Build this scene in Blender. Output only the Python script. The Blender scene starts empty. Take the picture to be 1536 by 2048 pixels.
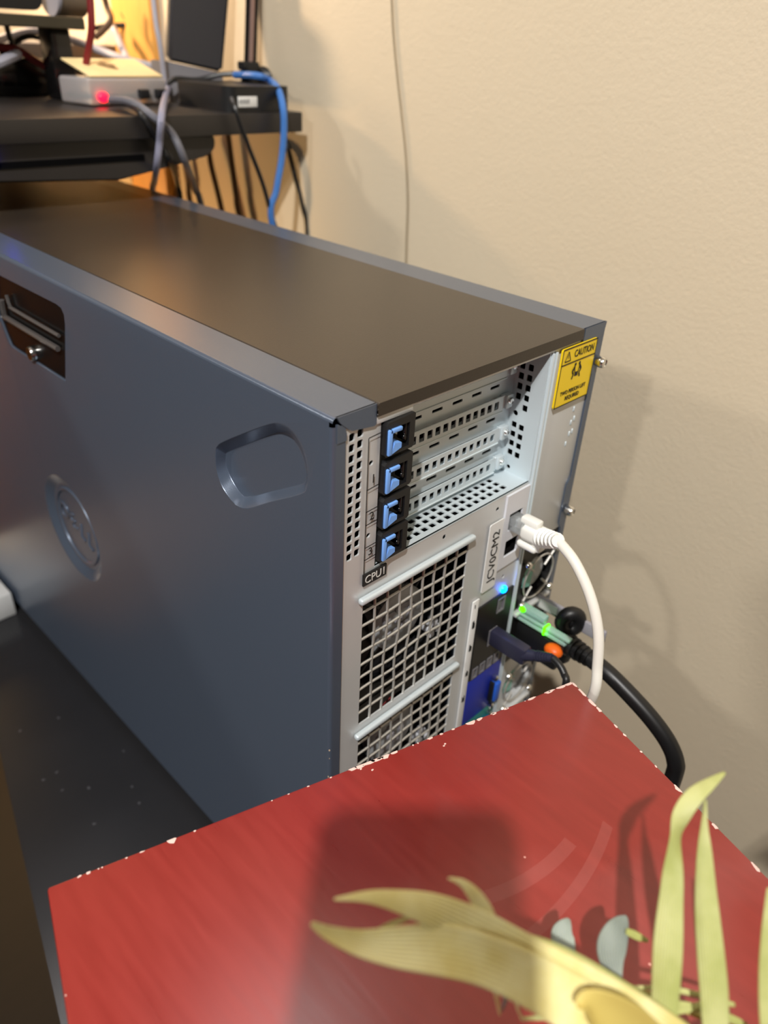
import bpy, bmesh, math, random
from mathutils import Vector, Matrix
random.seed(7)
SC = bpy.context.scene
COL = SC.collection
PI = math.pi

# ------------------------------------------------------------------ camera
cam_d = bpy.data.cameras.new('camera')
cam = bpy.data.objects.new('camera', cam_d); COL.objects.link(cam)
CAM_R = Matrix([[0.70736, 0.34678, -0.61594], [-0.70542, 0.40183, -0.58388], [0.04502, 0.84751, 0.52887]])
CAM_P = Vector([-0.19053, -0.21294, 0.13326])
cam.matrix_world = Matrix.Translation(CAM_P) @ CAM_R.to_4x4()
cam_d.sensor_fit = 'VERTICAL'; cam_d.sensor_height = 36.0; cam_d.sensor_width = 27.0
cam_d.lens = 26.342
cam_d.clip_start = 0.002; cam_d.clip_end = 50
cam_d.dof.use_dof = True
cam_d.dof.focus_distance = 0.38
cam_d.dof.aperture_fstop = 6.8
SC.camera = cam

# ------------------------------------------------------------------ world, lights, exposure
SC.view_settings.view_transform = 'Standard'
SC.view_settings.look = 'None'
SC.view_settings.gamma = 1.0
SC.view_settings.use_curve_mapping = False
SC.view_settings.exposure = 0.0
w = bpy.data.worlds.new('world'); SC.world = w; w.use_nodes = True
w.node_tree.nodes['Background'].inputs[0].default_value = (1.0, 0.93, 0.84, 1)
w.node_tree.nodes['Background'].inputs[1].default_value = 0.06

def lamp(name, kind, loc, power, color, size, target=None):
    d = bpy.data.lights.new(name, kind); d.energy = power; d.color = color
    if kind == 'AREA':
        d.shape = 'DISK'; d.size = size
    else:
        d.shadow_soft_size = size
    o = bpy.data.objects.new(name, d); COL.objects.link(o); o.location = loc
    if target is not None:
        o.rotation_euler = (Vector(target) - Vector(loc)).to_track_quat('-Z', 'Y').to_euler()
    return o
dl = lamp('ceiling_downlight', 'SPOT', (-1.005, -0.695, 1.50), 182, (1.0, 0.97, 0.93), 0.026, (0.1, 0.2, -0.1))
dl.data.spot_size = math.radians(80); dl.data.spot_blend = 0.5
lamp('desk_side_lamp', 'AREA', (-1.3, 1.25, 0.85), 7.5, (1.0, 0.93, 0.82), 0.12, (0.1, 0.1, 0.0))
lamp('left_lamp', 'AREA', (-1.40, -0.33, 0.86), 6.0, (1.0, 0.98, 0.95), 0.07, (0.2, -0.05, -0.15))
lamp('added_sheen_light', 'AREA', (0.06, 0.95, 1.60), 7, (1.0, 0.95, 0.95), 0.60, (0.06, 0.95, 0.0))  # unseen light added so its reflection puts a sheen on the red board
lamp('amber_desk_lamp', 'POINT', (0.16, 0.92, 0.30), 10, (1.0, 0.70, 0.42), 0.02)
lamp('amber_under_desk', 'POINT', (0.05, 1.05, -0.25), 9, (1.0, 0.62, 0.25), 0.03)

# ------------------------------------------------------------------ helpers
def lin(c):
    r = []
    for v in c:
        v = v / 255.0
        r.append(v / 12.92 if v <= 0.04045 else ((v + 0.055) / 1.055) ** 2.4)
    return (r[0], r[1], r[2], 1.0)

MATS = {}
def mat(name, c, rough=0.5, metal=0.0, var=0.06, scale=40.0, bump=0.0, bscale=200.0, spec=0.5,
        trans=0.0, alpha=1.0, emit=None, estr=0.0, sss=0.0, coat=0.0, stretch=(1, 1, 1), ior=1.45):
    m = bpy.data.materials.new(name); m.use_nodes = True
    nt = m.node_tree; b = nt.nodes['Principled BSDF']
    tc = nt.nodes.new('ShaderNodeTexCoord'); mp = nt.nodes.new('ShaderNodeMapping')
    mp.inputs['Scale'].default_value = stretch
    nt.links.new(tc.outputs['Object'], mp.inputs['Vector'])
    nz = nt.nodes.new('ShaderNodeTexNoise'); nz.inputs['Scale'].default_value = scale
    nz.inputs['Detail'].default_value = 4
    nt.links.new(mp.outputs['Vector'], nz.inputs['Vector'])
    mx = nt.nodes.new('ShaderNodeMix'); mx.data_type = 'RGBA'
    L = lin(c)
    mx.inputs[6].default_value = tuple(max(0, v * (1 - var)) for v in L[:3]) + (1,)
    mx.inputs[7].default_value = tuple(min(1, v * (1 + var)) for v in L[:3]) + (1,)
    nt.links.new(nz.outputs['Fac'], mx.inputs[0])
    nt.links.new(mx.outputs[2], b.inputs['Base Color'])
    b.inputs['Roughness'].default_value = rough; b.inputs['Metallic'].default_value = metal
    b.inputs['Specular IOR Level'].default_value = spec
    b.inputs['Transmission Weight'].default_value = trans
    b.inputs['IOR'].default_value = ior
    b.inputs['Alpha'].default_value = alpha
    b.inputs['Coat Weight'].default_value = coat
    b.inputs['Coat Roughness'].default_value = 0.12
    if sss:
        b.inputs['Subsurface Weight'].default_value = sss
        b.inputs['Subsurface Radius'].default_value = (0.004, 0.004, 0.002)
    if emit:
        b.inputs['Emission Color'].default_value = lin(emit); b.inputs['Emission Strength'].default_value = estr
    if bump:
        n2 = nt.nodes.new('ShaderNodeTexNoise'); n2.inputs['Scale'].default_value = bscale
        nt.links.new(mp.outputs['Vector'], n2.inputs['Vector'])
        bp = nt.nodes.new('ShaderNodeBump'); bp.inputs['Strength'].default_value = bump
        bp.inputs['Distance'].default_value = 0.002
        nt.links.new(n2.outputs['Fac'], bp.inputs['Height']); nt.links.new(bp.outputs['Normal'], b.inputs['Normal'])
    MATS[name] = m
    return m

def new_obj(name, bm, m, parent=None, smooth=False, label=None, wn=False):
    me = bpy.data.meshes.new(name)
    bmesh.ops.recalc_face_normals(bm, faces=bm.faces[:])
    bm.to_mesh(me); bm.free()
    for i in (m if isinstance(m, (list, tuple)) else [m]):
        me.materials.append(i)
    if smooth:
        for p in me.polygons: p.use_smooth = True
        me.set_sharp_from_angle(angle=math.radians(38))
    o = bpy.data.objects.new(name, me); COL.objects.link(o)
    if wn:
        k = o.modifiers.new('weighted_normals', 'WEIGHTED_NORMAL'); k.keep_sharp = True; k.weight = 100
    if parent is not None:
        o.parent = parent
        o.matrix_parent_inverse = Matrix.Translation(-Vector(parent.get('wloc', (0, 0, 0))))
    if label: o['label'] = label
    return o

def thing(name, label, cat, loc, group=None):
    o = bpy.data.objects.new(name, None); COL.objects.link(o); o.location = loc
    o.empty_display_size = 0.02
    o['wloc'] = tuple(loc)
    o['label'] = label; o['category'] = cat
    if group: o['group'] = group
    return o
def tag(o, label, cat, group=None):
    o['label'] = label; o['category'] = cat
    if group: o['group'] = group
    return o
def struct(o):
    o['kind'] = 'structure'; return o

def box(bm, lo, hi, bev=0.0, seg=2, mtx=None):
    lo = Vector(lo); hi = Vector(hi)
    r = bmesh.ops.create_cube(bm, size=1.0)
    vs = r['verts']
    for v in vs:
        v.co = Vector((lo[i] + (v.co[i] + 0.5) * (hi[i] - lo[i]) for i in range(3)))
    if bev > 0:
        es = list({e for v in vs for e in v.link_edges})
        rr = bmesh.ops.bevel(bm, geom=es, offset=bev, segments=seg, affect='EDGES', profile=0.5)
        vs = list({v for f in rr['faces'] for v in f.verts} | {v for v in vs if v.is_valid})
    if mtx is not None:
        bmesh.ops.transform(bm, matrix=mtx, verts=vs)
    return vs
def B(name, lo, hi, m, parent=None, bev=0.0, seg=2, mtx=None, label=None):
    bm = bmesh.new(); box(bm, lo, hi, bev, seg, mtx)
    return new_obj(name, bm, m, parent, smooth=bev > 0, label=label)

def cat_rom(pts, n=8, closed=False):
    P = [Vector(p) for p in pts]; out = []; N = len(P)
    rng = N if closed else N - 1
    for i in range(rng):
        if closed:
            p0, p1, p2, p3 = P[(i - 1) % N], P[i], P[(i + 1) % N], P[(i + 2) % N]
        else:
            p0, p1, p2, p3 = P[max(i - 1, 0)], P[i], P[i + 1], P[min(i + 2, N - 1)]
        for k in range(n):
            u = k / n
            out.append(0.5 * ((2 * p1) + (-p0 + p2) * u + (2 * p0 - 5 * p1 + 4 * p2 - p3) * u * u + (-p0 + 3 * p1 - 3 * p2 + p3) * u ** 3))
    if not closed: out.append(P[-1])
    return out

def tube(bm, pts, r, sides=10, cap=True):
    P = [Vector(p) for p in pts]; n = len(P)
    R_ = r if isinstance(r, (list, tuple)) else [r] * n
    t0 = (P[1] - P[0]).normalized()
    ref = Vector((0, 0, 1)) if abs(t0.z) < 0.9 else Vector((1, 0, 0))
    nrm = (ref - t0 * ref.dot(t0)).normalized()
    rings = []
    for i in range(n):
        t = (P[min(i + 1, n - 1)] - P[max(i - 1, 0)]).normalized()
        nrm = (nrm - t * nrm.dot(t)).normalized(); bn = t.cross(nrm)
        rings.append([bm.verts.new(P[i] + (nrm * math.cos(2 * PI * k / sides) + bn * math.sin(2 * PI * k / sides)) * R_[i]) for k in range(sides)])
    for a, b in zip(rings[:-1], rings[1:]):
        for k in range(sides):
            bm.faces.new((a[k], a[(k + 1) % sides], b[(k + 1) % sides], b[k]))
    if cap:
        bm.faces.new(rings[0][::-1]); bm.faces.new(rings[-1])
def T(name, pts, r, m, parent=None, n=8, sides=10, label=None, smoothpts=True):
    bm = bmesh.new(); tube(bm, cat_rom(pts, n) if smoothpts else pts, r, sides)
    return new_obj(name, bm, m, parent, smooth=True, label=label)

def lathe(bm, prof, sides=24, mtx=None, cap=True):
    rings = []
    for r, z in prof:
        rings.append([bm.verts.new((max(r, 1e-5) * math.cos(2 * PI * k / sides), max(r, 1e-5) * math.sin(2 * PI * k / sides), z)) for k in range(sides)])
    for a, b in zip(rings[:-1], rings[1:]):
        for k in range(sides):
            bm.faces.new((a[k], a[(k + 1) % sides], b[(k + 1) % sides], b[k]))
    if cap:
        bm.faces.new(rings[0][::-1]); bm.faces.new(rings[-1])
    if mtx is not None:
        bmesh.ops.transform(bm, matrix=mtx, verts=[v for q in rings for v in q])
def LA(name, prof, m, parent=None, sides=24, mtx=None, label=None):
    bm = bmesh.new(); lathe(bm, prof, sides, mtx)
    return new_obj(name, bm, m, parent, smooth=True, label=label)

def frame_mtx(o, u, n):
    """local x -> u, local z -> n, at o"""
    u = Vector(u).normalized(); n = Vector(n).normalized(); v = n.cross(u)
    return Matrix(((u.x, v.x, n.x, o[0]), (u.y, v.y, n.y, o[1]), (u.z, v.z, n.z, o[2]), (0, 0, 0, 1)))

def plate(bm, outer, holes, mtx, th):
    """planar plate in local xy with holes, front at z=0, back at z=-th"""
    def loop(pts, z):
        vs = [bm.verts.new(mtx @ Vector((p[0], p[1], z))) for p in pts]
        es = [bm.edges.new((vs[i], vs[(i + 1) % len(vs)])) for i in range(len(vs))]
        return vs, es
    layers = []
    for z in (0.0, -th) if th > 0 else (0.0,):
        E = []; V = []
        for h in [outer] + list(holes):
            vs, es = loop(h, z); E += es; V.append(vs)
        bmesh.ops.triangle_fill(bm, use_beauty=True, use_dissolve=False, edges=E)
        layers.append(V)
    if th > 0:
        for a, b in zip(layers[0], layers[1]):
            for i in range(len(a)):
                j = (i + 1) % len(a)
                bm.faces.new((a[i], a[j], b[j], b[i]))
    return layers[0]
def rect(x0, y0, x1, y1): return [(x0, y0), (x1, y0), (x1, y1), (x0, y1)]
def rrect(x0, y0, x1, y1, r, n=3):
    out = []
    for cx, cy, a0 in ((x1 - r, y1 - r, 0), (x0 + r, y1 - r, 90), (x0 + r, y0 + r, 180), (x1 - r, y0 + r, 270)):
        for k in range(n + 1):
            a = math.radians(a0 + 90 * k / n); out.append((cx + r * math.cos(a), cy + r * math.sin(a)))
    return out
def circ(cx, cy, r, n=16): return [(cx + r * math.cos(2 * PI * k / n), cy + r * math.sin(2 * PI * k / n)) for k in range(n)]
def PL(name, outer, holes, mtx, th, m, parent=None, label=None):
    bm = bmesh.new(); plate(bm, outer, holes, mtx, th)
    return new_obj(name, bm, m, parent, label=label)

def text_bm(bm, s, size, mtx, depth=0.0003, align='CENTER', width=None):
    cu = bpy.data.curves.new('txt', 'FONT'); cu.body = s; cu.size = size
    cu.align_x = align; cu.align_y = 'CENTER'; cu.extrude = depth; cu.resolution_u = 3
    o = bpy.data.objects.new('txt', cu); COL.objects.link(o)
    dg = bpy.context.evaluated_depsgraph_get()
    me = bpy.data.meshes.new_from_object(o.evaluated_get(dg))
    bpy.data.objects.remove(o); bpy.data.curves.remove(cu)
    if width:
        xs = [v.co.x for v in me.vertices]; k = width / (max(xs) - min(xs))
        me.transform(Matrix.Diagonal((k, 1, 1, 1)))
    me.transform(mtx)
    bm.from_mesh(me); bpy.data.meshes.remove(me)

# tower faces: rear panel faces -y (local x = +x, y = +z); left side faces -x (local x = -y)
def REAR(y=0.0): return frame_mtx((0, y, 0), (1, 0, 0), (0, -1, 0))
def SIDE(x=0.0): return frame_mtx((x, 0, 0), (0, -1, 0), (-1, 0, 0))

# ------------------------------------------------------------------ materials
M = {}
def wall_material():
    m = bpy.data.materials.new('wall_paint'); m.use_nodes = True; nt = m.node_tree; b = nt.nodes['Principled BSDF']
    tc = nt.nodes.new('ShaderNodeTexCoord')
    n1 = nt.nodes.new('ShaderNodeTexNoise'); n1.inputs['Scale'].default_value = 3.0; n1.inputs['Detail'].default_value = 3
    n2 = nt.nodes.new('ShaderNodeTexNoise'); n2.inputs['Scale'].default_value = 320; n2.inputs['Detail'].default_value = 2
    n3 = nt.nodes.new('ShaderNodeTexNoise'); n3.inputs['Scale'].default_value = 26; n3.inputs['Detail'].default_value = 2
    for n in (n1, n2, n3): nt.links.new(tc.outputs['Object'], n.inputs['Vector'])
    mx = nt.nodes.new('ShaderNodeMix'); mx.data_type = 'RGBA'
    mx.inputs[6].default_value = lin((206, 191, 165)); mx.inputs[7].default_value = lin((213, 199, 174))
    nt.links.new(n1.outputs['Fac'], mx.inputs[0]); nt.links.new(mx.outputs[2], b.inputs['Base Color'])
    ad = nt.nodes.new('ShaderNodeMath'); ad.operation = 'ADD'
    nt.links.new(n2.outputs['Fac'], ad.inputs[0]); nt.links.new(n3.outputs['Fac'], ad.inputs[1])
    bp = nt.nodes.new('ShaderNodeBump'); bp.inputs['Strength'].default_value = 0.25; bp.inputs['Distance'].default_value = 0.0012
    nt.links.new(ad.outputs[0], bp.inputs['Height']); nt.links.new(bp.outputs['Normal'], b.inputs['Normal'])
    b.inputs['Roughness'].default_value = 0.55
    return m
M['wall'] = wall_material()
M['ceiling'] = mat('ceiling_paint', (236, 230, 220), 0.8)
M['floor'] = mat('floor_boards', (24, 18, 14), 0.6, var=0.25, scale=9, stretch=(1, 8, 1))
M['steel_blue'] = mat('painted_grey_metal', (92, 103, 120), 0.28, 0.40, var=0.03, scale=700, bump=0.04, bscale=1800, spec=0.6)
M['steel_top'] = mat('black_brown_top_paint', (60, 53, 46), 0.30, 0.25, var=0.05, scale=500, bump=0.05, bscale=1500)
M['zinc'] = mat('zinc_plated_steel', (206, 208, 208), 0.42, 0.30, var=0.05, scale=25)
M['zinc_light'] = mat('bright_zinc_steel', (208, 219, 224), 0.38, 0.3, var=0.04, scale=25)
M['wire'] = mat('pressed_zinc_mesh', (186, 184, 178), 0.38, 0.5, var=0.05, scale=60)
M['dark'] = mat('dark_interior', (5, 5, 6), 0.9, spec=0.1)
M['black'] = mat('black_plastic', (24, 24, 25), 0.42, var=0.15, scale=60)
M['black_gloss'] = mat('glossy_black_plastic', (20, 19, 19), 0.18, var=0.1)
M['rubber'] = mat('black_cable_rubber', (26, 26, 27), 0.38, var=0.1)
M['blue'] = mat('blue_latch_plastic', (120, 172, 246), 0.40, var=0.03)
M['print'] = mat('black_print', (28, 28, 28), 0.6)
M['white_print'] = mat('white_print', (205, 205, 200), 0.6)
M['white_label'] = mat('white_label', (226, 226, 224), 0.5, var=0.02)
M['white_plastic'] = mat('white_plastic', (214, 216, 222), 0.4, var=0.03)
M['yellow'] = mat('yellow_sticker', (250, 214, 30), 0.4, var=0.02)
M['vga'] = mat('royal_blue_panel', (20, 40, 150), 0.4, var=0.05)
M['teal'] = mat('teal_panel', (28, 110, 105), 0.4)
M['vga_plug'] = mat('vga_blue_plastic', (40, 90, 190), 0.4)
M['screw'] = mat('bright_screw', (225, 225, 222), 0.18, 1.0, var=0.02)
M['fan_grey'] = mat('grey_fan_label', (176, 180, 184), 0.35, 0.2, var=0.35, scale=90)
M['fan_black'] = mat('fan_black', (24, 24, 26), 0.35)
M['fan_teal'] = mat('teal_fan_label', (120, 178, 165), 0.4)
M['clear_green'] = mat('pale_green_clear_plastic', (190, 226, 214), 0.12, var=0.03, trans=0.55, ior=1.4)
M['clear_grey'] = mat('smoky_grey_plastic', (176, 174, 182), 0.2, var=0.04, trans=0.35)
M['led_green'] = mat('green_led', (90, 255, 0), 0.3, emit=(80, 255, 0), estr=2.2)
M['led_blue'] = mat('blue_led', (20, 110, 255), 0.3, emit=(0, 110, 255), estr=9)
M['led_red'] = mat('red_led', (255, 20, 40), 0.3, emit=(255, 10, 40), estr=5)
M['orange'] = mat('orange_tab', (240, 105, 25), 0.4)
M['cable_white'] = mat('white_network_cable', (232, 230, 220), 0.42, var=0.02)
M['boot_white'] = mat('white_boot', (236, 236, 230), 0.35, var=0.02)
M['clear'] = mat('clear_plastic', (225, 230, 232), 0.12, trans=0.75, ior=1.4)
M['usb'] = mat('dark_usb_plastic', (44, 44, 62), 0.32)
M['desk'] = mat('black_desk_laminate', (40, 37, 36), 0.40, var=0.12, scale=30)
M['desk_top'] = mat('desk_surface', (52, 46, 42), 0.28, var=0.15, scale=20)
M['black_table'] = mat('black_table_paint', (38, 38, 40), 0.24, var=0.2, scale=14)
M['wood'] = mat('warm_oak', (190, 130, 66), 0.45, var=0.2, scale=10, stretch=(6, 6, 1))
M['pine'] = mat('yellow_pine', (222, 164, 84), 0.5, var=0.15, scale=14, stretch=(8, 8, 1))
M['lav'] = mat('grey_lavender_cable', (142, 142, 162), 0.45)
M['grey_cable'] = mat('grey_cable', (104, 104, 112), 0.45)
M['blue_cable'] = mat('blue_cable', (66, 118, 190), 0.4)
M['red_cable'] = mat('red_cable', (122, 34, 34), 0.45)
M['silver_cable'] = mat('pale_grey_cable', (160, 160, 172), 0.4)
M['brown_cable'] = mat('brown_cable', (70, 48, 28), 0.5)
M['cream'] = mat('cream_plastic', (240, 216, 160), 0.45)
M['acrylic'] = mat('milky_clear_acrylic', (228, 222, 222), 0.2, trans=0.6, ior=1.3)
M['pcb'] = mat('circuit_board', (60, 80, 66), 0.5, var=0.4, scale=200)
M['grey_dev'] = mat('grey_device_plastic', (112, 110, 114), 0.4)
M['speaker'] = mat('charcoal_speaker', (44, 42, 44), 0.5)
M['riser'] = mat('dark_riser_board', (56, 52, 40), 0.45)
M['pale_box'] = mat('pale_grey_card', (208, 208, 206), 0.6)

def leaf_material(name, c1, c2):
    m = bpy.data.materials.new(name); m.use_nodes = True; nt = m.node_tree; b = nt.nodes['Principled BSDF']
    tc = nt.nodes.new('ShaderNodeTexCoord'); n1 = nt.nodes.new('ShaderNodeTexNoise')
    n1.inputs['Scale'].default_value = 60; n1.inputs['Detail'].default_value = 5
    nt.links.new(tc.outputs['Object'], n1.inputs['Vector'])
    at_ = nt.nodes.new('ShaderNodeUVMap')
    sx = nt.nodes.new('ShaderNodeSeparateXYZ'); nt.links.new(at_.outputs[0], sx.inputs[0])
    wv = nt.nodes.new('ShaderNodeMath'); wv.operation = 'SINE'
    ml = nt.nodes.new('ShaderNodeMath'); ml.operation = 'MULTIPLY'; ml.inputs[1].default_value = 62
    nt.links.new(sx.outputs[0], ml.inputs[0]); nt.links.new(ml.outputs[0], wv.inputs[0])
    rp = nt.nodes.new('ShaderNodeValToRGB'); rp.color_ramp.elements[0].position = 0.35; rp.color_ramp.elements[1].position = 0.65
    rp.color_ramp.elements[0].color = lin(c1); rp.color_ramp.elements[1].color = lin(c2)
    ad = nt.nodes.new('ShaderNodeMath'); ad.operation = 'MULTIPLY_ADD'; ad.inputs[1].default_value = 0.045
    nt.links.new(wv.outputs[0], ad.inputs[0]); nt.links.new(n1.outputs['Fac'], ad.inputs[2])
    nt.links.new(ad.outputs[0], rp.inputs[0]); nt.links.new(rp.outputs[0], b.inputs['Base Color'])
    b.inputs['Roughness'].default_value = 0.5
    b.inputs['Subsurface Weight'].default_value = 0.15; b.inputs['Subsurface Radius'].default_value = (0.003, 0.003, 0.001)
    bp = nt.nodes.new('ShaderNodeBump'); bp.inputs['Strength'].default_value = 0.25; bp.inputs['Distance'].default_value = 0.0006
    nt.links.new(wv.outputs[0], bp.inputs['Height']); nt.links.new(bp.outputs['Normal'], b.inputs['Normal'])
    return m
M['leaf'] = leaf_material('yellow_green_leaf', (170, 176, 102), (198, 200, 136))
M['leaf_tan'] = leaf_material('dry_yellow_leaf', (226, 212, 136), (248, 242, 186))
M['leaf_pale'] = leaf_material('pale_grey_leaf', (122, 132, 124), (152, 162, 150))

def red_material():
    m = bpy.data.materials.new('worn_red_paint'); m.use_nodes = True; nt = m.node_tree; b = nt.nodes['Principled BSDF']
    N = nt.nodes.new; Lk = nt.links.new
    tc = N('ShaderNodeTexCoord')
    mp = N('ShaderNodeMapping'); mp.inputs['Scale'].default_value = (14, 1.6, 14); mp.inputs['Rotation'].default_value = (0, 0, 0.3); Lk(tc.outputs['Object'], mp.inputs['Vector'])
    g = N('ShaderNodeTexNoise'); g.inputs['Scale'].default_value = 16; g.inputs['Detail'].default_value = 6; Lk(mp.outputs[0], g.inputs['Vector'])
    mx = N('ShaderNodeMix'); mx.data_type = 'RGBA'; mx.inputs[6].default_value = lin((128, 35, 31)); mx.inputs[7].default_value = lin((152, 49, 43))
    Lk(g.outputs['Fac'], mx.inputs[0])
    # dusty pale smears
    d = N('ShaderNodeTexNoise'); d.inputs['Scale'].default_value = 11; d.inputs['Detail'].default_value = 3; d.inputs['Distortion'].default_value = 0.6
    Lk(tc.outputs['Object'], d.inputs['Vector'])
    dr = N('ShaderNodeMapRange'); dr.inputs[1].default_value = 0.52; dr.inputs[2].default_value = 0.72; dr.inputs[3].default_value = 0.0; dr.inputs[4].default_value = 0.10
    Lk(d.outputs['Fac'], dr.inputs[0])
    mx2 = N('ShaderNodeMix'); mx2.data_type = 'RGBA'; mx2.inputs[7].default_value = lin((200, 150, 150))
    Lk(dr.outputs[0], mx2.inputs[0]); Lk(mx.outputs[2], mx2.inputs[6])
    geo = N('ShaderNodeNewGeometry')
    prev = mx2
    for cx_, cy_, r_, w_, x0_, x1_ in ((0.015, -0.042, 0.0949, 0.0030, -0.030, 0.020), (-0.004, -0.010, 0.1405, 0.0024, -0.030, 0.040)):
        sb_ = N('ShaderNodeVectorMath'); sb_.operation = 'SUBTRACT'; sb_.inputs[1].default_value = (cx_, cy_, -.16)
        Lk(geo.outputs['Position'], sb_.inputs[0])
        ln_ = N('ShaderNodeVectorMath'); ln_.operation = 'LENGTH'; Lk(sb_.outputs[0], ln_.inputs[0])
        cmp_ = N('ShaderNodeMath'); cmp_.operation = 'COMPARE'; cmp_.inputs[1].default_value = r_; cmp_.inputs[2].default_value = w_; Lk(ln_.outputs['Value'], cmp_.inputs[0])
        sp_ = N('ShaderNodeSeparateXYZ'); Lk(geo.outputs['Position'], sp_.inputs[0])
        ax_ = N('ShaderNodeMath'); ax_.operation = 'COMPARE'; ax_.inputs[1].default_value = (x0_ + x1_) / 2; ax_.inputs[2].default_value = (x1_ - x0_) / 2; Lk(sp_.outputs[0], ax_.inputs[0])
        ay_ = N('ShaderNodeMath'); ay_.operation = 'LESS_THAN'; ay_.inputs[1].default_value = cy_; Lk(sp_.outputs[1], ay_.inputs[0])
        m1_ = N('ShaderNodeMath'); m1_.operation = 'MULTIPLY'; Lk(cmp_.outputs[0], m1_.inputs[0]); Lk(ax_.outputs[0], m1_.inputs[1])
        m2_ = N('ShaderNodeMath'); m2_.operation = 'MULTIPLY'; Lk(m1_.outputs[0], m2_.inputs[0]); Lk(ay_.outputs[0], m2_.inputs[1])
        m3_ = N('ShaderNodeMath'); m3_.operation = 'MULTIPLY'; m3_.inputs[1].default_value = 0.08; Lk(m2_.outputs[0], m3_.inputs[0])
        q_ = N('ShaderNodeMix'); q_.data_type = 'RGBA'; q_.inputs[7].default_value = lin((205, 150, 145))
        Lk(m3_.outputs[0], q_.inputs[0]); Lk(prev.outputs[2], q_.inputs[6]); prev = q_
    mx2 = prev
    # specks of chipped paint
    v = N('ShaderNodeTexVoronoi'); v.inputs['Scale'].default_value = 55; v.inputs['Randomness'].default_value = 1.0
    Lk(tc.outputs['Object'], v.inputs['Vector'])
    lt = N('ShaderNodeMath'); lt.operation = 'LESS_THAN'; lt.inputs[1].default_value = 0.035; Lk(v.outputs['Distance'], lt.inputs[0])
    sc = N('ShaderNodeSeparateColor'); Lk(v.outputs['Color'], sc.inputs[0])
    gt = N('ShaderNodeMath'); gt.operation = 'GREATER_THAN'; gt.inputs[1].default_value = 0.62; Lk(sc.outputs[0], gt.inputs[0])
    an = N('ShaderNodeMath'); an.operation = 'MULTIPLY'; Lk(lt.outputs[0], an.inputs[0]); Lk(gt.outputs[0], an.inputs[1])
    mx3 = N('ShaderNodeMix'); mx3.data_type = 'RGBA'; mx3.inputs[7].default_value = lin((214, 150, 140))
    Lk(an.outputs[0], mx3.inputs[0]); Lk(mx2.outputs[2], mx3.inputs[6])
    Lk(mx3.outputs[2], b.inputs['Base Color'])
    rr = N('ShaderNodeMapRange'); rr.inputs[3].default_value = 0.24; rr.inputs[4].default_value = 0.36; Lk(g.outputs['Fac'], rr.inputs[0])
    Lk(rr.outputs[0], b.inputs['Roughness'])
    b.inputs['Specular IOR Level'].default_value = 0.6
    bp = N('ShaderNodeBump'); bp.inputs['Strength'].default_value = 0.06; bp.inputs['Distance'].default_value = 0.001
    Lk(g.outputs['Fac'], bp.inputs['Height']); Lk(bp.outputs['Normal'], b.inputs['Normal'])
    return m
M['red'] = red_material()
M['chip'] = mat('bare_pale_primer', (226, 196, 186), 0.7, var=0.08, scale=300)

# ------------------------------------------------------------------ room shell
XW = 0.38
FZ = -0.95
struct(B('wall_right', (XW, -2.2, FZ), (XW + 0.1, 2.0, 2.0), M['wall']))
struct(B('wall_front', (-2.6, 1.9, FZ), (XW, 2.0, 2.0), M['wall']))
struct(B('floor', (-2.6, -2.2, FZ - 0.05), (XW + 0.1, 2.0, FZ), M['floor']))
struct(B('ceiling', (-2.6, -2.2, 2.0), (XW + 0.1, 2.0, 2.1), M['ceiling']))
bm = bmesh.new(); box(bm, (XW - 0.016, -2.2, FZ), (XW, 1.9, FZ + 0.09), 0.004)
struct(new_obj('baseboard_right', bm, M['ceiling'], smooth=True))
struct(B('trim_1', (XW - 0.014, 0.742, FZ + 0.09), (XW, 0.835, 2.0), M['pine'], bev=0.003))

# ------------------------------------------------------------------ server tower
W_, D_, H_ = 0.218, 0.70, 0.412
TW = thing('server_tower', 'grey-blue tower server standing on the black low table, its back turned to the camera', 'computer', (0.109, 0.35, -0.425))

def yz(p): return (-p[1], p[2])          # world point on the x=const plane -> local SIDE coordinates
# --- left side panel with its pressed recess, round logo dish and latch opening
rec_out = [yz(p) for p in ((0,0.0915,-0.0513), (0,0.0892,-0.0469), (0,0.0837,-0.0425), (0,0.0685,-0.0328), (0,0.0444,-0.0183), (0,0.035,-0.0148), (0,0.0261,-0.0155), (0,0.0189,-0.0214), (0,0.0159,-0.0309), (0,0.0171,-0.041), (0,0.0222,-0.0468), (0,0.045,-0.0614), (0,0.0651,-0.0747), (0,0.0764,-0.0772), (0,0.0872,-0.0722), (-0,0.0921,-0.0629))]
rec_in = [yz(p) for p in ((0.006,0.0913,-0.0562), (0.006,0.0907,-0.0548), (0.006,0.0872,-0.0522), (0.006,0.0687,-0.0403), (0.006,0.0489,-0.0275), (0.006,0.0438,-0.0248), (0.006,0.0366,-0.0234), (0.006,0.0291,-0.0285), (0.006,0.0253,-0.0364), (0.006,0.0257,-0.0428), (0.006,0.031,-0.0473), (0.006,0.0527,-0.0606), (0.006,0.0713,-0.072), (0.006,0.0791,-0.0742), (0.006,0.0876,-0.0684), (0.006,0.0919,-0.0613))]
def smooth_loop(l, n=3): return [(v.x, v.y) for v in cat_rom([(a, b, 0) for a, b in l], n, closed=True)]
rec_out = smooth_loop(rec_out); rec_in = smooth_loop(rec_in)
OC = (-0.314, -0.2105)
handle = [yz(p) for p in ((0,0.3606,-0.0162), (0,0.2624,-0.015), (0,0.2558,-0.016), (0,0.2532,-0.0197), (0,0.2542,-0.0258), (0,0.2708,-0.0698), (0,0.3547,-0.0705), (0,0.3615,-0.0698), (0,0.3645,-0.0652), (-0,0.3724,-0.0498))]
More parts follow.
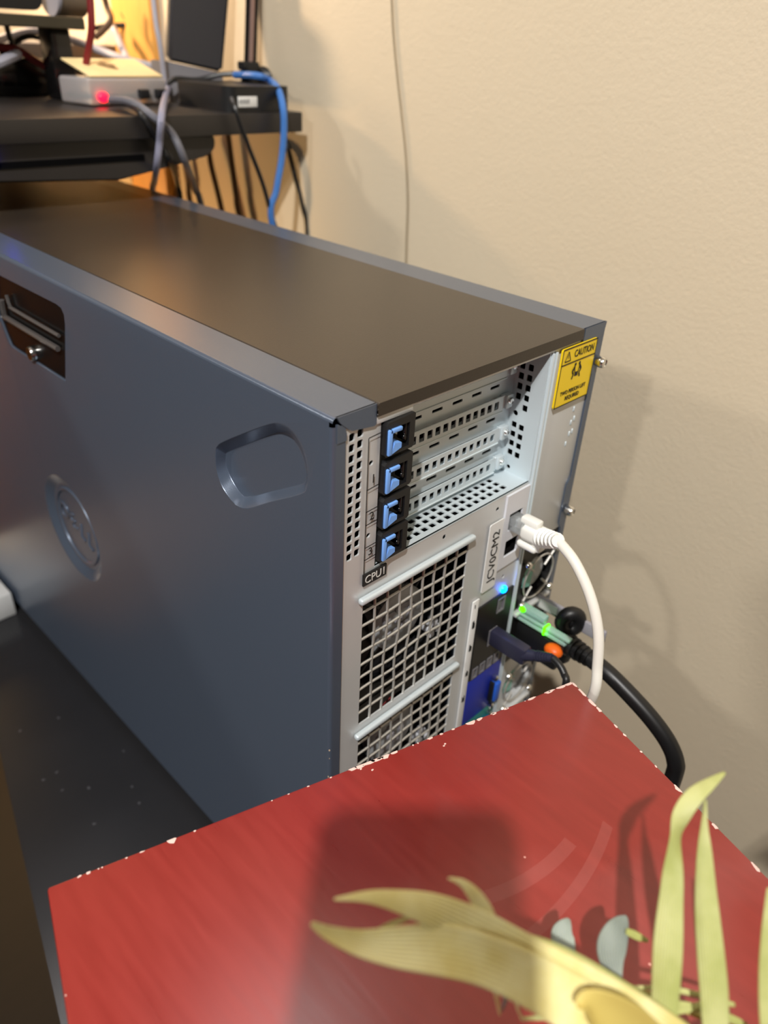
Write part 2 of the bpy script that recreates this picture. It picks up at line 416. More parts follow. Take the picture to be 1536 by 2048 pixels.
def ring_stack(bm, loops):
    """bridge equal-length loops of (local pts, depth)"""
    mt = SIDE(); rows = []
    for pts, dz in loops:
        rows.append([bm.verts.new(mt @ Vector((p[0], p[1], -dz))) for p in pts])
    for a, b in zip(rows[:-1], rows[1:]):
        for i in range(len(a)):
            j = (i + 1) % len(a); bm.faces.new((a[i], a[j], b[j], b[i]))
    return rows
bm = bmesh.new()
e = 0.0022
plate(bm, rect(-D_, -H_, -e, -e), [rec_out, circ(OC[0], OC[1], 0.0465, 48), handle], SIDE(), 0)
def mixl(a, b, t): return [((1 - t) * p[0] + t * q[0], (1 - t) * p[1] + t * q[1]) for p, q in zip(a, b)]
rows = ring_stack(bm, [(rec_out, 0), (mixl(rec_out, rec_in, .12), .0003), (mixl(rec_out, rec_in, .88), .0057), (rec_in, 0.006)])
bm.faces.new(rows[-1])
rows = ring_stack(bm, [(circ(OC[0], OC[1], r, 48), d) for r, d in ((.0465, 0), (.0455, .0003), (.0385, .0042), (.0372, .0045), (.0345, .0045), (.0338, .0033), (.0318, .0033), (.0310, .0045))])
bm.faces.new(rows[-1])
ring_stack(bm, [(handle, 0), (mixl(handle, [(-.315, -.043)] * len(handle), .02), 0.0008), (mixl(handle, [(-.315, -.043)] * len(handle), .02), 0.004)])
# rounded top edge, top flange, rear return flange and rear tab
def sweep(bm, prof, y0, y1):
    a = [bm.verts.new((x, y0, z)) for x, z in prof]; b = [bm.verts.new((x, y1, z)) for x, z in prof]
    for i in range(len(prof) - 1): bm.faces.new((a[i], a[i + 1], b[i + 1], b[i]))
arc = [(e - e * math.cos(k * PI / 8), -e + e * math.sin(k * PI / 8)) for k in range(5)]
sweep(bm, arc + [(0.0256, 0.0), (0.0256, -0.0035)], 0.0, D_)
# rear edge rounding of the side face
def vsweep(bm, prof, z0, z1):
    a = [bm.verts.new((x, y, z0)) for x, y in prof]; b = [bm.verts.new((x, y, z1)) for x, y in prof]
    for i in range(len(prof) - 1): bm.faces.new((a[i], a[i + 1], b[i + 1], b[i]))
vsweep(bm, [(e - e * math.cos(k * PI / 8), e - e * math.sin(k * PI / 8)) for k in range(5)] + [(0.0078, 0.0), (0.0078, 0.004)], -H_, -0.0045)
bmesh.ops.remove_doubles(bm, verts=bm.verts[:], dist=0.00005)
side = new_obj('side_panel', bm, M['steel_blue'], TW, smooth=True, wn=True, label='grey-blue left side panel with pressed recess and round dish')
# rear tab hanging from the top flange (left), mitred
def tab(name, pts, par):
    bm = bmesh.new(); plate(bm, pts, [], REAR(-0.0004), 0.0012)
    return new_obj(name, bm, M['steel_blue'], par)
tab('flange_tab', [(0.0022, 0.0), (0.0256, 0.0), (0.0258, -0.0098), (0.0248, -0.0106), (0.0112, -0.0088), (0.0094, -0.0078), (0.0040, -0.0030)], side)
tab('flange_lip', [(0.0024, -0.0036), (0.0037, -0.0038), (0.0080, -0.0088), (0.0080, -0.0125), (0.0024, -0.0125)], side)
bm = bmesh.new()
for z0_, n_ in ((-.232, 3), (-.245, 9), (-.252, 10), (-.262, 5), (-.21, 2), (-.30, 2)):
    for k in range(n_):
        z = z0_ + random.uniform(-.006, .006); y = random.choice((.0006, .0003, .0010)) ; r_ = random.uniform(.0003, .0009)
        x = e - math.sqrt(max(0, e * e - (e - y) ** 2)) - .0001
        bm.faces.new([bm.verts.new((x + math.cos(q) * r_ * .4, y - math.cos(q) * r_ * .5, z + math.sin(q) * r_ * random.uniform(.8, 1.8))) for q in (0, 1, 2, 3.1, 4.2, 5.2)])
new_obj('paint_wear', bm, mat('bare_worn_metal', (214, 190, 160), .5, .2), side)['kind'] = 'stuff'
# embossed emblem in the dish: D, tilted E, L, L
bm = bmesh.new()
ca = math.radians(-15)
uu = Vector((0, -math.cos(ca), math.sin(ca))); 
def emblem(s, off, rot, size=0.021):
    u = Vector((0, -math.cos(ca + rot), math.sin(ca + rot)))
    o = Vector((0.0041, -OC[0], OC[1])) + uu * off
    text_bm(bm, s, size, frame_mtx(o, u, (-1, 0, 0)), 0.0006)
emblem('D', -0.0205, 0); emblem('E', -0.0062, math.radians(32)); emblem('L', 0.0085, 0); emblem('L', 0.0205, 0)
new_obj('emblem', bm, M['steel_blue'], side, label='embossed emblem letters in the round dish')

# latch set in the opening
lt = PL('side_latch', mixl(handle, [(-.315, -.043)] * len(handle), .016), [], SIDE(0.0012), 0.003, M['black_gloss'], TW, label='glossy black release latch with silver lock')
M['bar'] = mat('satin_grey_bar', (92, 88, 86), .35, .3)
T('latch_bar', [(-0.001,0.355,-0.0343), (-0.001,0.356,-0.0458), (-0.001,0.3505,-0.047), (-0.001,0.2704,-0.0466)], 0.0020, M['bar'], lt, n=3, sides=6)
T('latch_ridge', [(-0.001,0.3429,-0.0279), (-0.001,0.3408,-0.0352), (-0.001,0.3354,-0.0364), (-0.001,0.2647,-0.0362)], 0.0013, M['bar'], lt, n=3, sides=6)
LA('lock', [(0.0, 0.004), (0.0045, 0.004), (0.0052, 0.003), (0.0052, 0.0), (0.0025, 0.0), (0.0025, -0.0015)][::-1], M['screw'], lt, 16, frame_mtx((0.001,0.3188,-0.0638), (0, -1, 0), (-1, 0, 0)))

# --- right side panel (only its top flange, tab and rear return show)
bm = bmesh.new()
mir = lambda pr: [(W_ - x, z) for x, z in pr]
sweep(bm, mir(arc + [(0.0256, 0.0), (0.0256, -0.0035)]), 0.0, D_)
a = [bm.verts.new((W_, y, z)) for y, z in ((0.0022, -e), (D_, -e), (D_, -H_), (0.0022, -H_))]; bm.faces.new(a)
plate(bm, [(W_ - .0062, -.0125), (W_ - .0022, -.006), (W_, -.004), (W_, -H_), (W_ - .0050, -H_), (W_ - .0050, -.146), (W_ - .0088, -.140), (W_ - .0088, -.110), (W_ - .0072, -.1075), (W_ - .0052, -.104), (W_ - .0052, -.033), (W_ - .0075, -.031), (W_ - .0075, -.016)], [], REAR(0.0), 0.0015)
rs = new_obj('side_panel', bm, M['steel_blue'], TW, smooth=True, wn=True, label='grey right side panel, seen as flange and rear return')
tab('flange_tab', [(W_ - .0002, -0.0004), (W_ - .0006, -.0042), (W_ - .0062, -.0124), (W_ - .0232, -.0112), (W_ - .0232, -.0004)], rs)
for z, x in ((-0.0242, .2146), (-.1305, .2140)):
    s = LA('thumb_screw', [(0.0012, 0), (.0034, 0.0), (.0036, .0016), (.0036, .0040), (.0031, .0052), (.0022, .0055), (.0018, .0050), (.0006, .0050)], M['screw'], TW, 14, frame_mtx((x, -0.001, z), (1, 0, 0), (0, -1, 0)))

# --- black top panel, front bezel, base
bm = bmesh.new()
sweep(bm, [(0.0258, -0.0035), (0.0258, -0.0008), (0.0266, 0.0002), (0.1918, 0.0002), (0.1926, -0.0008), (0.1926, -0.0035)], -0.0010, D_)
a = [(0.0258, -0.0008), (0.0266, 0.0002), (0.1918, 0.0002), (0.1926, -0.0008), (0.1926, -0.0062), (0.0258, -0.0062)]
bm.faces.new([bm.verts.new((x, -0.0012, z)) for x, z in a])
bm.faces.new([bm.verts.new((x, -0.0012 + dy, -0.0062)) for x, dy in ((0.0258, 0), (0.1926, 0), (0.1926, 0.003), (0.0258, 0.003))])
bmesh.ops.remove_doubles(bm, verts=bm.verts[:], dist=0.0003)
new_obj('top_panel', bm, M['steel_top'], TW, label='matt black-brown top panel')
B('front_bezel', (0.002, D_, -H_), (W_ - 0.002, D_ + 0.035, -0.001), M['black'], TW, bev=0.006)
B('base_frame', (0.006, 0.012, -0.4225), (W_ - 0.006, D_, -0.405), M['black'], TW, bev=0.002)
for x in (0.012, W_ - 0.042):
    for y in (0.06, 0.62):
        B('foot', (x, y, -0.4252), (x + 0.03, y + 0.04, -0.4215), M['black'], TW, bev=0.001)
B('chassis_lining', (0.004, 0.10, -H_ + .004), (W_ - 0.004, 0.104, -0.006), M['dark'], TW)

# --- rear chassis plate
LX = [0.0122, 0.0172]
perf = []
for c, x in enumerate(LX):
    for k in range(13):
        zc = -0.0128 - 0.00535 * k + (0.0006 if c else 0)
        perf.append(rrect(x - .00175, zc - .0021, x + .00175, zc + .0021, .0008, 2))
holes = list(perf)
RX0, RX1, RZ0, RZ1 = 0.0300, 0.1635, -0.0905, -0.0085
holes.append(rect(RX0, RZ0, RX1, RZ1))
F1 = (0.0228, -0.2010, 0.1085, -0.1085); F2 = (0.0232, -0.3030, 0.1088, -0.2085)
holes += [rect(*F1), rect(*F2)]
for x, z in ((0.0247, -0.0297), (0.0247, -0.0697), (0.0845, -0.0968), (0.1330, -0.0985)):
    holes.append(circ(x, z, 0.0014, 10))
holes.append(circ(0.1510, -0.1575, .0015, 10))
holes.append(rect(0.1275, -0.330, 0.1640, -0.1715))      # connector window
holes.append(rect(0.1415, -0.1462, 0.1632, -0.1000))     # network window
rear = PL('rear_panel', rect(0.0078, -H_, 0.1690, -0.0062), holes, REAR(0.0008), 0.0010, M['zinc'], TW, label='bare zinc rear panel with square vent holes')
B('panel_lip', (0.0258, 0.0004, -0.0085), (0.1926, 0.004, -0.0060), M['zinc'], rear, bev=0.0005)
B('panel_tab', (0.0262, -0.0002, -0.0105), (0.0500, 0.0015, -0.0062), M['zinc'], rear, bev=0.0004)
for k in range(2):
    B('panel_rib', ((.1640, .1672)[k], -0.0012, -H_), ((.1655, .1688)[k], 0.001, -0.0085), M['zinc_light'], rear, bev=0.0005)
# printed slot frame, digits and block letters
bm = bmesh.new()
def line(bm, x0, z0, x1, z1, wd=0.0006, y=-0.0005):
    d = Vector((x1 - x0, z1 - z0)); n = Vector((-d.y, d.x)).normalized() * wd / 2
    vs = [bm.verts.new((x, y, z)) for x, z in ((x0 - n.x, z0 - n.y), (x1 - n.x, z1 - n.y), (x1 + n.x, z1 + n.y), (x0 + n.x, z0 + n.y))]
    bm.faces.new(vs)
PX0, PX1 = 0.0213, 0.0292
line(bm, PX0, -.0155, PX0, -.0975); line(bm, PX0, -.0155, PX1, -.0150); line(bm, PX1, -.0150, PX1, -.0420); line(bm, PX0, -.0425, PX1, -.0418)
for z0, z1 in ((-.0545, -.0620), (-.0752, -.0825)):
    line(bm, PX0, z0, PX1, z0 + .0004); line(bm, PX0, z1, PX1, z1 + .0004); line(bm, PX1, z0, PX1, z1)
for s, z in (('1', -.0378), ('2', -.0582), ('3', -.0788)):
    text_bm(bm, s, 0.0066, frame_mtx((0.0254, -0.0004, z), (1, 0, 0), (0, -1, 0)), 0.0001)
new_obj('slot_print', bm, M['print'], rear)
cb = B('block_label', (PX0 - .0002, -0.0008, -.0985), (.0374, 0.0002, -.0915), M['print'], rear)
bm = bmesh.new(); text_bm(bm, 'CPU1', 0.0066, frame_mtx((0.0293, -0.0010, -.0951), (1, 0, 0), (0, -1, 0)), 0.0001, width=.0135)
new_obj('block_lettering', bm, M['white_print'], rear)

# --- card-slot recess: lining with perforations, slot covers, hooks
RY = 0.022
bm = bmesh.new()
hl = []
for k in range(5):
    if k < 4: hl.append(rrect(.0176 - .0018, -.0205 - .00635 * k - .002, .0176 + .0018, -.0205 - .00635 * k + .002, .0004, 1))
    hl.append(rrect(.0118 - .0018, -.0203 - .00635 * k - .002, .0118 + .0018, -.0203 - .00635 * k + .002, .0004, 1))
for k in range(4):
    hl.append(rrect(.0176 - .0018, -.0580 - .0062 * k - .0019, .0176 + .0018, -.0580 - .0062 * k + .0019, .0004, 1))
    hl.append(rrect(.0122 - .0018, -.0585 - .0062 * k - .0019, .0122 + .0018, -.0585 - .0062 * k + .0019, .0004, 1))
hl += [circ(.0165, -.0142, .0015, 10), circ(.0178, -.0505, .0018, 10), circ(.0172, -.0868, .0014, 10)]
plate(bm, rect(0.0006, RZ0, RY, RZ1), hl, frame_mtx((RX1, 0, 0), (0, 1, 0), (1, 0, 0)), -0.0008 * -1)
lining = new_obj('slot_recess', bm, M['zinc_light'], TW, label='pale zinc recess lining with square vent holes')
bm = bmesh.new()
fl = []
for k in range(16):
    for y in (.0174, .0122, .0070):
        x = .1448 - .0064 * k
        fl.append(rrect(x - .0021, y - .0017, x + .0021, y + .0017, .0004, 1))
plate(bm, rect(RX0, 0.0006, RX1, RY), fl, frame_mtx((0, 0, RZ0), (1, 0, 0), (0, 0, 1)), 0.0008)
new_obj('recess_floor', bm, M['zinc_light'], lining)
B('dark_backing', (.0072, .026, -.1045), (W_ - .012, .034, -.004), M['dark'], TW)  # unseen black sheets added behind the vents to keep their holes dark
B('dark_backing', (.0072, .003, -.1045), (.0080, .030, -.004), M['dark'], TW)
B('dark_backing', (.0265, .003, -.1045), (.0275, .030, -.004), M['dark'], TW)
B('dark_backing', (.166, .001, -.094), (.168, .030, -.008), M['dark'], TW)
B('dark_backing', (.030, .001, -.099), (.166, .030, -.097), M['dark'], TW)
bm = bmesh.new()
dash = []
for zc in (-.0306, -.0515, -.0722):
    for k in range(6):
        xc = .1443 - .0166 * k
        dash.append(rrect(xc - .0042, zc - .0009, xc + .0042, zc + .0009, .0004, 1))
for zc in (-.0200, -.0412, -.0618, -.0820): dash.append(rect(.040, zc - .0032, .1475, zc + .0032))
plate(bm, rect(RX0, RZ0, RX1, RZ1), dash, REAR(RY), 0.0008)
back = new_obj('slot_back_plate', bm, M['zinc_light'], lining)
def slot_cover(zc, first):
    sq = []
    for k in range(15):
        xc = .1438 - .0064 * k
        if first: sq.append(rrect(xc - .0026, zc - .0006, xc + .0026, zc + .0006, .0003, 1))
        else: sq.append(rrect(xc - .0020, zc - .0024, xc + .0020, zc + .0024, .0003, 1))
    bm = bmesh.new()
    plate(bm, rect(.034, zc - .0048, .1500, zc + .0048), sq, REAR(RY - .0032), 0.0008)
    # raised bottom edge of the cover
    box(bm, (.034, RY - .0038, zc - .0056), (.1500, RY, zc - .0047), .0002, 1)
    c = new_obj('slot_cover', bm, M['zinc_light'], TW)
    bm = bmesh.new()
    box(bm, (.1518, RY - .0046, zc - .0040), (.1580, RY - .0004, zc + .0048), .0008, 2)
    box(bm, (.1505, RY - .0030, zc - .0046), (.1520, RY - .0002, zc + .0046), .0003, 1)
    new_obj('cover_hook', bm, M['zinc_light'], c, smooth=True)
    s = LA('cover_screw', [(.0004, 0), (.0020, 0), (.0022, .0008), (.0018, .0016), (.0004, .0018)], M['screw'], c, 10, frame_mtx((.1545, RY - .0046, zc + .0012), (1, 0, 0), (0, -1, 0)))
    return c
for i, zc in enumerate((-.0200, -.0412, -.0618, -.0820)): slot_cover(zc, i == 0)

# --- blue release latches
def slot_latch(zt):
    x0, x1, zb = .0302, .0498, zt - .0172
    bm = bmesh.new()
    fr = [(x0 + .0006, zt - .0016), (x0 + .0018, zt), (x1 - .0006, zt + .0006), (x1, zt), (x1, zb + .0010), (x1 - .0012, zb), (x0 + .0010, zb), (x0, zb + .0012)]
    plate(bm, fr, [rect(x0 + .0018, zb + .0018, x1 - .0036, zt - .0034)], REAR(-0.0022), 0.0034)
    box(bm, (x0 + .002, 0.0012, zb + .001), (x1 - .001, 0.012, zb + .0028), .0003, 1)
    box(bm, (x0 + .002, 0.0012, zt - .004), (x1 - .001, 0.012, zt - .0022), .0003, 1)
    l = new_obj('slot_latch', bm, M['black'], TW)
    B('latch_well', (x0 + .001, 0.009, zb + .002), (x1 - .002, 0.0098, zt - .002), M['dark'], l)
    bm = bmesh.new()
    box(bm, (x0 + .0014, -.0034, zb + .0008), (x0 + .0038, .001, zt - .0034), .0004, 2)
    box(bm, (x0 + .0022, -.0034, zt - .0054), (x0 + .0100, .001, zt - .0034), .0004, 2)
    # wedge tongue at the lower right
    w0 = [(x0 + .0032, zb + .0008), (x0 + .0102, zb + .0028), (x0 + .0102, zb + .0054), (x0 + .0058, zb + .0062)]
    a = [bm.verts.new((x, -.0030, z)) for x, z in w0]; b_ = [bm.verts.new((x, .002, z)) for x, z in w0]
    bm.faces.new(a); bm.faces.new(b_[::-1])
    for i in range(4): bm.faces.new((a[i], a[(i + 1) % 4], b_[(i + 1) % 4], b_[i]))
    box(bm, (x0 + .0038, .0030, zb + .008), (x0 + .0090, .0036, zt - .0052), .0002, 1)
    new_obj('latch_lever', bm, M['blue'], l, smooth=True, label='light blue release lever')
    bm = bmesh.new()
    box(bm, (x1 - .0058, -.0012, zb + .0040), (x1 - .0022, .004, zt - .0012), .0005, 1)
    box(bm, (x1 - .0066, -.0016, zb + .0052), (x1 - .0046, .003, zb + .0072), .0004, 1)
    new_obj('latch_hook', bm, M['black_gloss'], l, smooth=True)
    return l
for zt in (-.0108, -.0310, -.0506, -.0702): slot_latch(zt)

# --- fan openings: raised bars, wavy pressed grilles, fans behind
def fan_unit(F, hub):
    x0, z0, x1, z1 = F
    bm = bmesh.new(); nx, nz = 9, 10; wd = .0016
    def P(u, v):
        x = x0 + (x1 - x0) * u; z = z0 + (z1 - z0) * v
        b_ = math.sin(PI * u) * math.sin(PI * v)
        x += 0.0013 * math.sin(2 * PI * v * 1.5 + u * 4) * b_; z += 0.0012 * math.sin(2 * PI * u * 1.5 + 1.0 + v * 3) * b_
        return Vector((x, 0.0016 - .0004 * b_, z))
    for i in range(1, nx):
        tube(bm, [P(i / nx, k / 30) for k in range(31)], wd / 2, 6, False)
    for j in range(1, nz):
        tube(bm, [P(k / 30, j / nz) for k in range(31)], wd / 2, 6, False)
    g = new_obj('fan_grille', bm, M['wire'], TW, smooth=True, label='wavy zinc wire grille over a fan opening')
    B('grille_bar', (x0 - .0045, -.0034, z1 - .0002), (x1 + .0015, .0004, z1 + .0036), M['zinc_light'], g, bev=.0014, seg=3)
    fz = (z0 + z1) / 2 - .002; fx = (x0 + x1) / 2
    bm = bmesh.new()
    plate(bm, rect(x0 - .004, z0 - .003, x1 + .004, z1 + .003), [circ(fx, fz, .0415, 40)], REAR(.014), .03)
    fan = new_obj('cooling_fan', bm, M['fan_black'], TW, smooth=False, label='black cooling fan with grey hub behind the grille')
    for k in range(9):
        bm = bmesh.new(); a0 = 2 * PI * k / 9; vs = []
        for r, da, y in ((.017, 0, .020), (.028, .06, .019), (.040, .16, .018)):
            for s, yy in ((-.34, y + .010), (.0, y + .003), (.34, y)):
                aa = a0 + da + s
                vs.append(bm.verts.new((fx + r * math.cos(aa), yy, fz + r * math.sin(aa))))
        for r in range(2):
            for c in range(2):
                bm.faces.new((vs[r * 3 + c], vs[r * 3 + c + 1], vs[r * 3 + c + 4], vs[r * 3 + c + 3]))
        new_obj('fan_blade', bm, M['fan_black'], fan, smooth=True)
    hx, hz = hub
    LA('fan_hub', [(.0004, -.001), (.019, -.001), (.021, 0), (.021, .010), (.019, .0115), (.0004, .0115)], M['fan_grey'], fan, 28, frame_mtx((hx, .027, hz), (1, 0, 0), (0, -1, 0)))
    for k in range(4):
        aa = PI / 4 + k * PI / 2
        d = Vector((math.cos(aa), 0, math.sin(aa)))
        bm = bmesh.new(); tube(bm, [Vector((hx, .019, hz)) + d * .018, Vector((fx, .019, fz)) + d * .044], .0018, 6)
        new_obj('fan_strut', bm, M['fan_black'], fan)
    # moulded label ridges and pale wire plug
    bm = bmesh.new()
    for q, (dx, dz, a, b_) in enumerate(((-.010, .006, .005, .003), (.001, .009, .006, .002), (.009, .002, .003, .005), (-.006, -.008, .006, .003), (.004, -.006, .003, .003), (-.001, 0, .004, .002))):
        box(bm, (hx + dx - a, .0144, hz + dz - b_), (hx + dx + a, .0157, hz + dz + b_), .0006, 1)
    new_obj('hub_label', bm, M['clear_grey'], fan, smooth=True)
    bm = bmesh.new()
    for q, (dx, dz) in enumerate(((.026, -.022), (.031, -.019), (.0285, -.027), (.034, -.025))):
        box(bm, (hx + dx - .002, .012, hz + dz - .0025), (hx + dx + .002, .018, hz + dz + .0025), .0008, 2)
    new_obj('wire_plug', bm, M['white_plastic'], fan, smooth=True)
    T('fan_wire', [(hx - .012, .016, hz + .034), (hx - .006, .014, hz + .039), (hx + .002, .016, hz + .038)], .0007, M['red_cable'], fan, 4, 6)
fan_unit(F1, (.0690, -.1560)); fan_unit(F2, (.0690, -.2560))

# --- network bracket, sticker, id light
nb = PL('network_bracket', rect(.1408, -.1475, .1636, -.0925), [rrect(.1455, -.1195, .1590, -.1070, .0006, 1), rrect(.1455, -.1395, .1590, -.1270, .0006, 1)], REAR(-.0006), .0014, M['white_plastic'], TW, label='pale plastic bracket with two network sockets')
for z in (-.1132, -.1332):
    bm = bmesh.new()
    plate(bm, rect(.1450, z - .0068, .1595, z + .0068), [rect(.1460, z - .0058, .1585, z + .0058)], REAR(.0006), .012)
    box(bm, (.1455, .010, z - .006), (.1590, .0108, z + .006))
    box(bm, (.1490, .002, z + .0035), (.1556, .010, z + .0058))
    new_obj('network_socket', bm, M['black_gloss'], nb)
LB = [((0.1253,0,-0.106)), ((0.14,-0,-0.1065)), ((0.1404,0,-0.1578)), ((0.1275,0,-0.1576))]
lx0, lx1, lz0, lz1 = .1262, .1400, -.1582, -.1068
lab = PL('asset_label', rrect(lx0, lz0, lx1, lz1, .0012, 2), [], REAR(-.0008), .0006, M['white_label'], TW, label='white sticker printed JCV0CM2')
bm = bmesh.new(); text_bm(bm, 'JCV0CM2', 0.0092, frame_mtx((.1336, -.0010, (lz0 + lz1) / 2), (0, 0, 1), (0, -1, 0)), .0001, width=.0395)
new_obj('sticker_lettering', bm, M['print'], lab)
LA('id_light', [(.0004, 0), (.0030, 0), (.0028, .0010), (.0018, .0019), (.0004, .0022)], M['led_blue'], TW, 16, frame_mtx((.1522, -.0002, -.1678), (1, 0, 0), (0, -1, 0)), label='lit blue identification light')

# --- connector strip, black port panel, blue and teal panel
st = B('connector_strip', (.1196, -.0006, -.305), (.1258, .0004, -.1618), M['white_label'], TW, bev=.0003, label='white strip with small port symbols')
bm = bmesh.new()
for z, hh in ((-.1660, .0014), (-.1810, .0034), (-.2010, .0030), (-.2240, .0024), (-.2480, .003)):
    for k in range(3 if hh > .002 else 1):
        box(bm, (.1216 + .0009 * k, -.0010, z - hh), (.1220 + .0009 * k, -.0004, z + hh * (.6 + .4 * math.sin(k * 2 + z * 900))))
new_obj('strip_marks', bm, M['print'], st)
pp = PL('port_panel', rect(.1268, -.2350, .1646, -.1708), [rect(.1478, -.1850, .1545, -.1745), rect(.1428, -.2110, .1500, -.1985)] + [rect(x, -.2335, x + .0046, -.2255) for x in (.1295, .1375, .1455, .1535)], REAR(-.0008), .0014, M['black'], TW, label='black panel of data ports')
def port(x0, z0, x1, z1):
    bm = bmesh.new()
    plate(bm, rect(x0 - .0006, z0 - .0006, x1 + .0006, z1 + .0006), [rect(x0 + .0004, z0 + .0004, x1 - .0004, z1 - .0004)], REAR(-.0014), .008)
    box(bm, ((x0 + x1) / 2 - .0006, -.0006, z0 + .0012), ((x0 + x1) / 2 + .0006, .006, z1 - .0012))
    box(bm, (x0, .006, z0), (x1, .0068, z1))
    new_obj('usb_port', bm, [M['grey_dev']], pp)
port(.1478, -.1850, .1545, -.1745); port(.1428, -.2110, .1500, -.1985)
for x in (.1295, .1375, .1455, .1535): port(x, -.2335, x + .0046, -.2255)
vp = B('video_panel', (.1268, -.0006, -.2785), (.1646, .0008, -.2352), M['vga'], TW, bev=.0003, label='royal blue video port panel')
B('video_socket', (.1552, -.006, -.2710), (.1612, .0002, -.2530), M['vga_plug'], vp, bev=.0012)
B('socket_shell', (.1536, -.004, -.2715), (.1556, .0002, -.2525), M['black'], vp, bev=.0004)
for z in (-.2485, -.2758):
    LA('jack_screw', [(.0005, 0), (.0022, 0), (.0022, .0035), (.0012, .0042), (.0012, .0030)], M['screw'], vp, 8, frame_mtx((.1560, -.0008, z), (1, 0, 0), (0, -1, 0)))
tp = B('serial_panel', (.1268, -.0006, -.325), (.1646, .0008, -.2790), M['teal'], TW, bev=.0003, label='teal serial port panel')
B('serial_socket', (.1520, -.006, -.312), (.1600, .0002, -.290), M['vga_plug'], tp, bev=.0012)
LA('jack_screw', [(.0005, 0), (.0022, 0), (.0022, .0035), (.0012, .0042), (.0012, .0030)], M['screw'], tp, 8, frame_mtx((.1560, -.0008, -.2845), (1, 0, 0), (0, -1, 0)))

# --- blank bay cover and warning sticker above the power supplies
bay = B('bay_cover', (.1690, .0010, -.1450), (.2125, .0030, -.0066), M['zinc'], TW, bev=.0004, label='plain zinc cover plate above the power supplies')
bm = bmesh.new()
for x, z in ((.2010, -.0530), (.2035, -.0600), (.2005, -.0620), (.2040, -.0690), (.2010, -.0700), (.1990, -.0765)):
    box(bm, (x - .0007, .0004, z - .0018), (x + .0007, .0014, z + .0018), .0004, 1)
new_obj('stamped_mark', bm, M['zinc_light'], bay, smooth=True)
sx0, sx1, sz0, sz1 = .1728, .2092, -.0448, -.0082
stk = PL('caution_sticker', rrect(sx0, sz0, sx1, sz1, .0012, 2), [], REAR(-.0012), .0012, M['yellow'], TW, label='yellow CAUTION sticker with black border')
bm = bmesh.new()
for a, b_ in (((sx0 + .0004, sz0), (sx0 + .0004, sz1)), ((sx1 - .0004, sz0), (sx1 - .0004, sz1)), ((sx0, sz0 + .0004), (sx1, sz0 + .0004)), ((sx0, sz1 - .0004), (sx1, sz1 - .0004)), ((sx0, sz1 - .0098), (sx1, sz1 - .0098))):
    line(bm, a[0], a[1], b_[0], b_[1], .0007, -.0015)
FR = lambda x, z: frame_mtx((x, -.0014, z), (1, 0, 0), (0, -1, 0))
text_bm(bm, 'CAUTION', .0062, FR((sx0 + sx1) / 2 + .0050, sz1 - .0052), .0001, width=.0205)
tx, tz = sx0 + .0062, sz1 - .0052
for a, b_ in (((-.003, -.0028), (.003, -.0028)), ((-.003, -.0028), (0, .0030)), ((.003, -.0028), (0, .0030)), ((0, .0012), (0, -.0012))):
    line(bm, tx + a[0], tz + a[1], tx + b_[0], tz + b_[1], .0006, -.0015)
text_bm(bm, 'TWO PERSON LIFT', .0036, FR((sx0 + sx1) / 2, sz0 + .0082), .0001, width=.0270)
text_bm(bm, 'REQUIRED', .0036, FR((sx0 + sx1) / 2, sz0 + .0042), .0001, width=.0150)
# two stooping lifters pictogram
cxs, czs = (sx0 + sx1) / 2, sz1 - .0165
for s in (-1, 1):
    bmesh.ops.create_circle(bm, cap_ends=True, segments=8, radius=.0011, matrix=FR(cxs + s * .0022, czs + .0044))
    line(bm, cxs + s * .0024, czs + .0034, cxs + s * .0046, czs + .0004, .0016, -.0015)
    line(bm, cxs + s * .0046, czs + .0004, cxs + s * .0030, czs - .0016, .0012, -.0015)
    line(bm, cxs + s * .0030, czs - .0016, cxs + s * .0042, czs - .0044, .0012, -.0015)
    line(bm, cxs + s * .0026, czs + .0026, cxs + s * .0016, czs - .0010, .0008, -.0015)
line(bm, cxs - .0018, czs - .0018, cxs + .0018, czs - .0018, .0026, -.0015)
new_obj('sticker_lettering', bm, M['print'], stk)

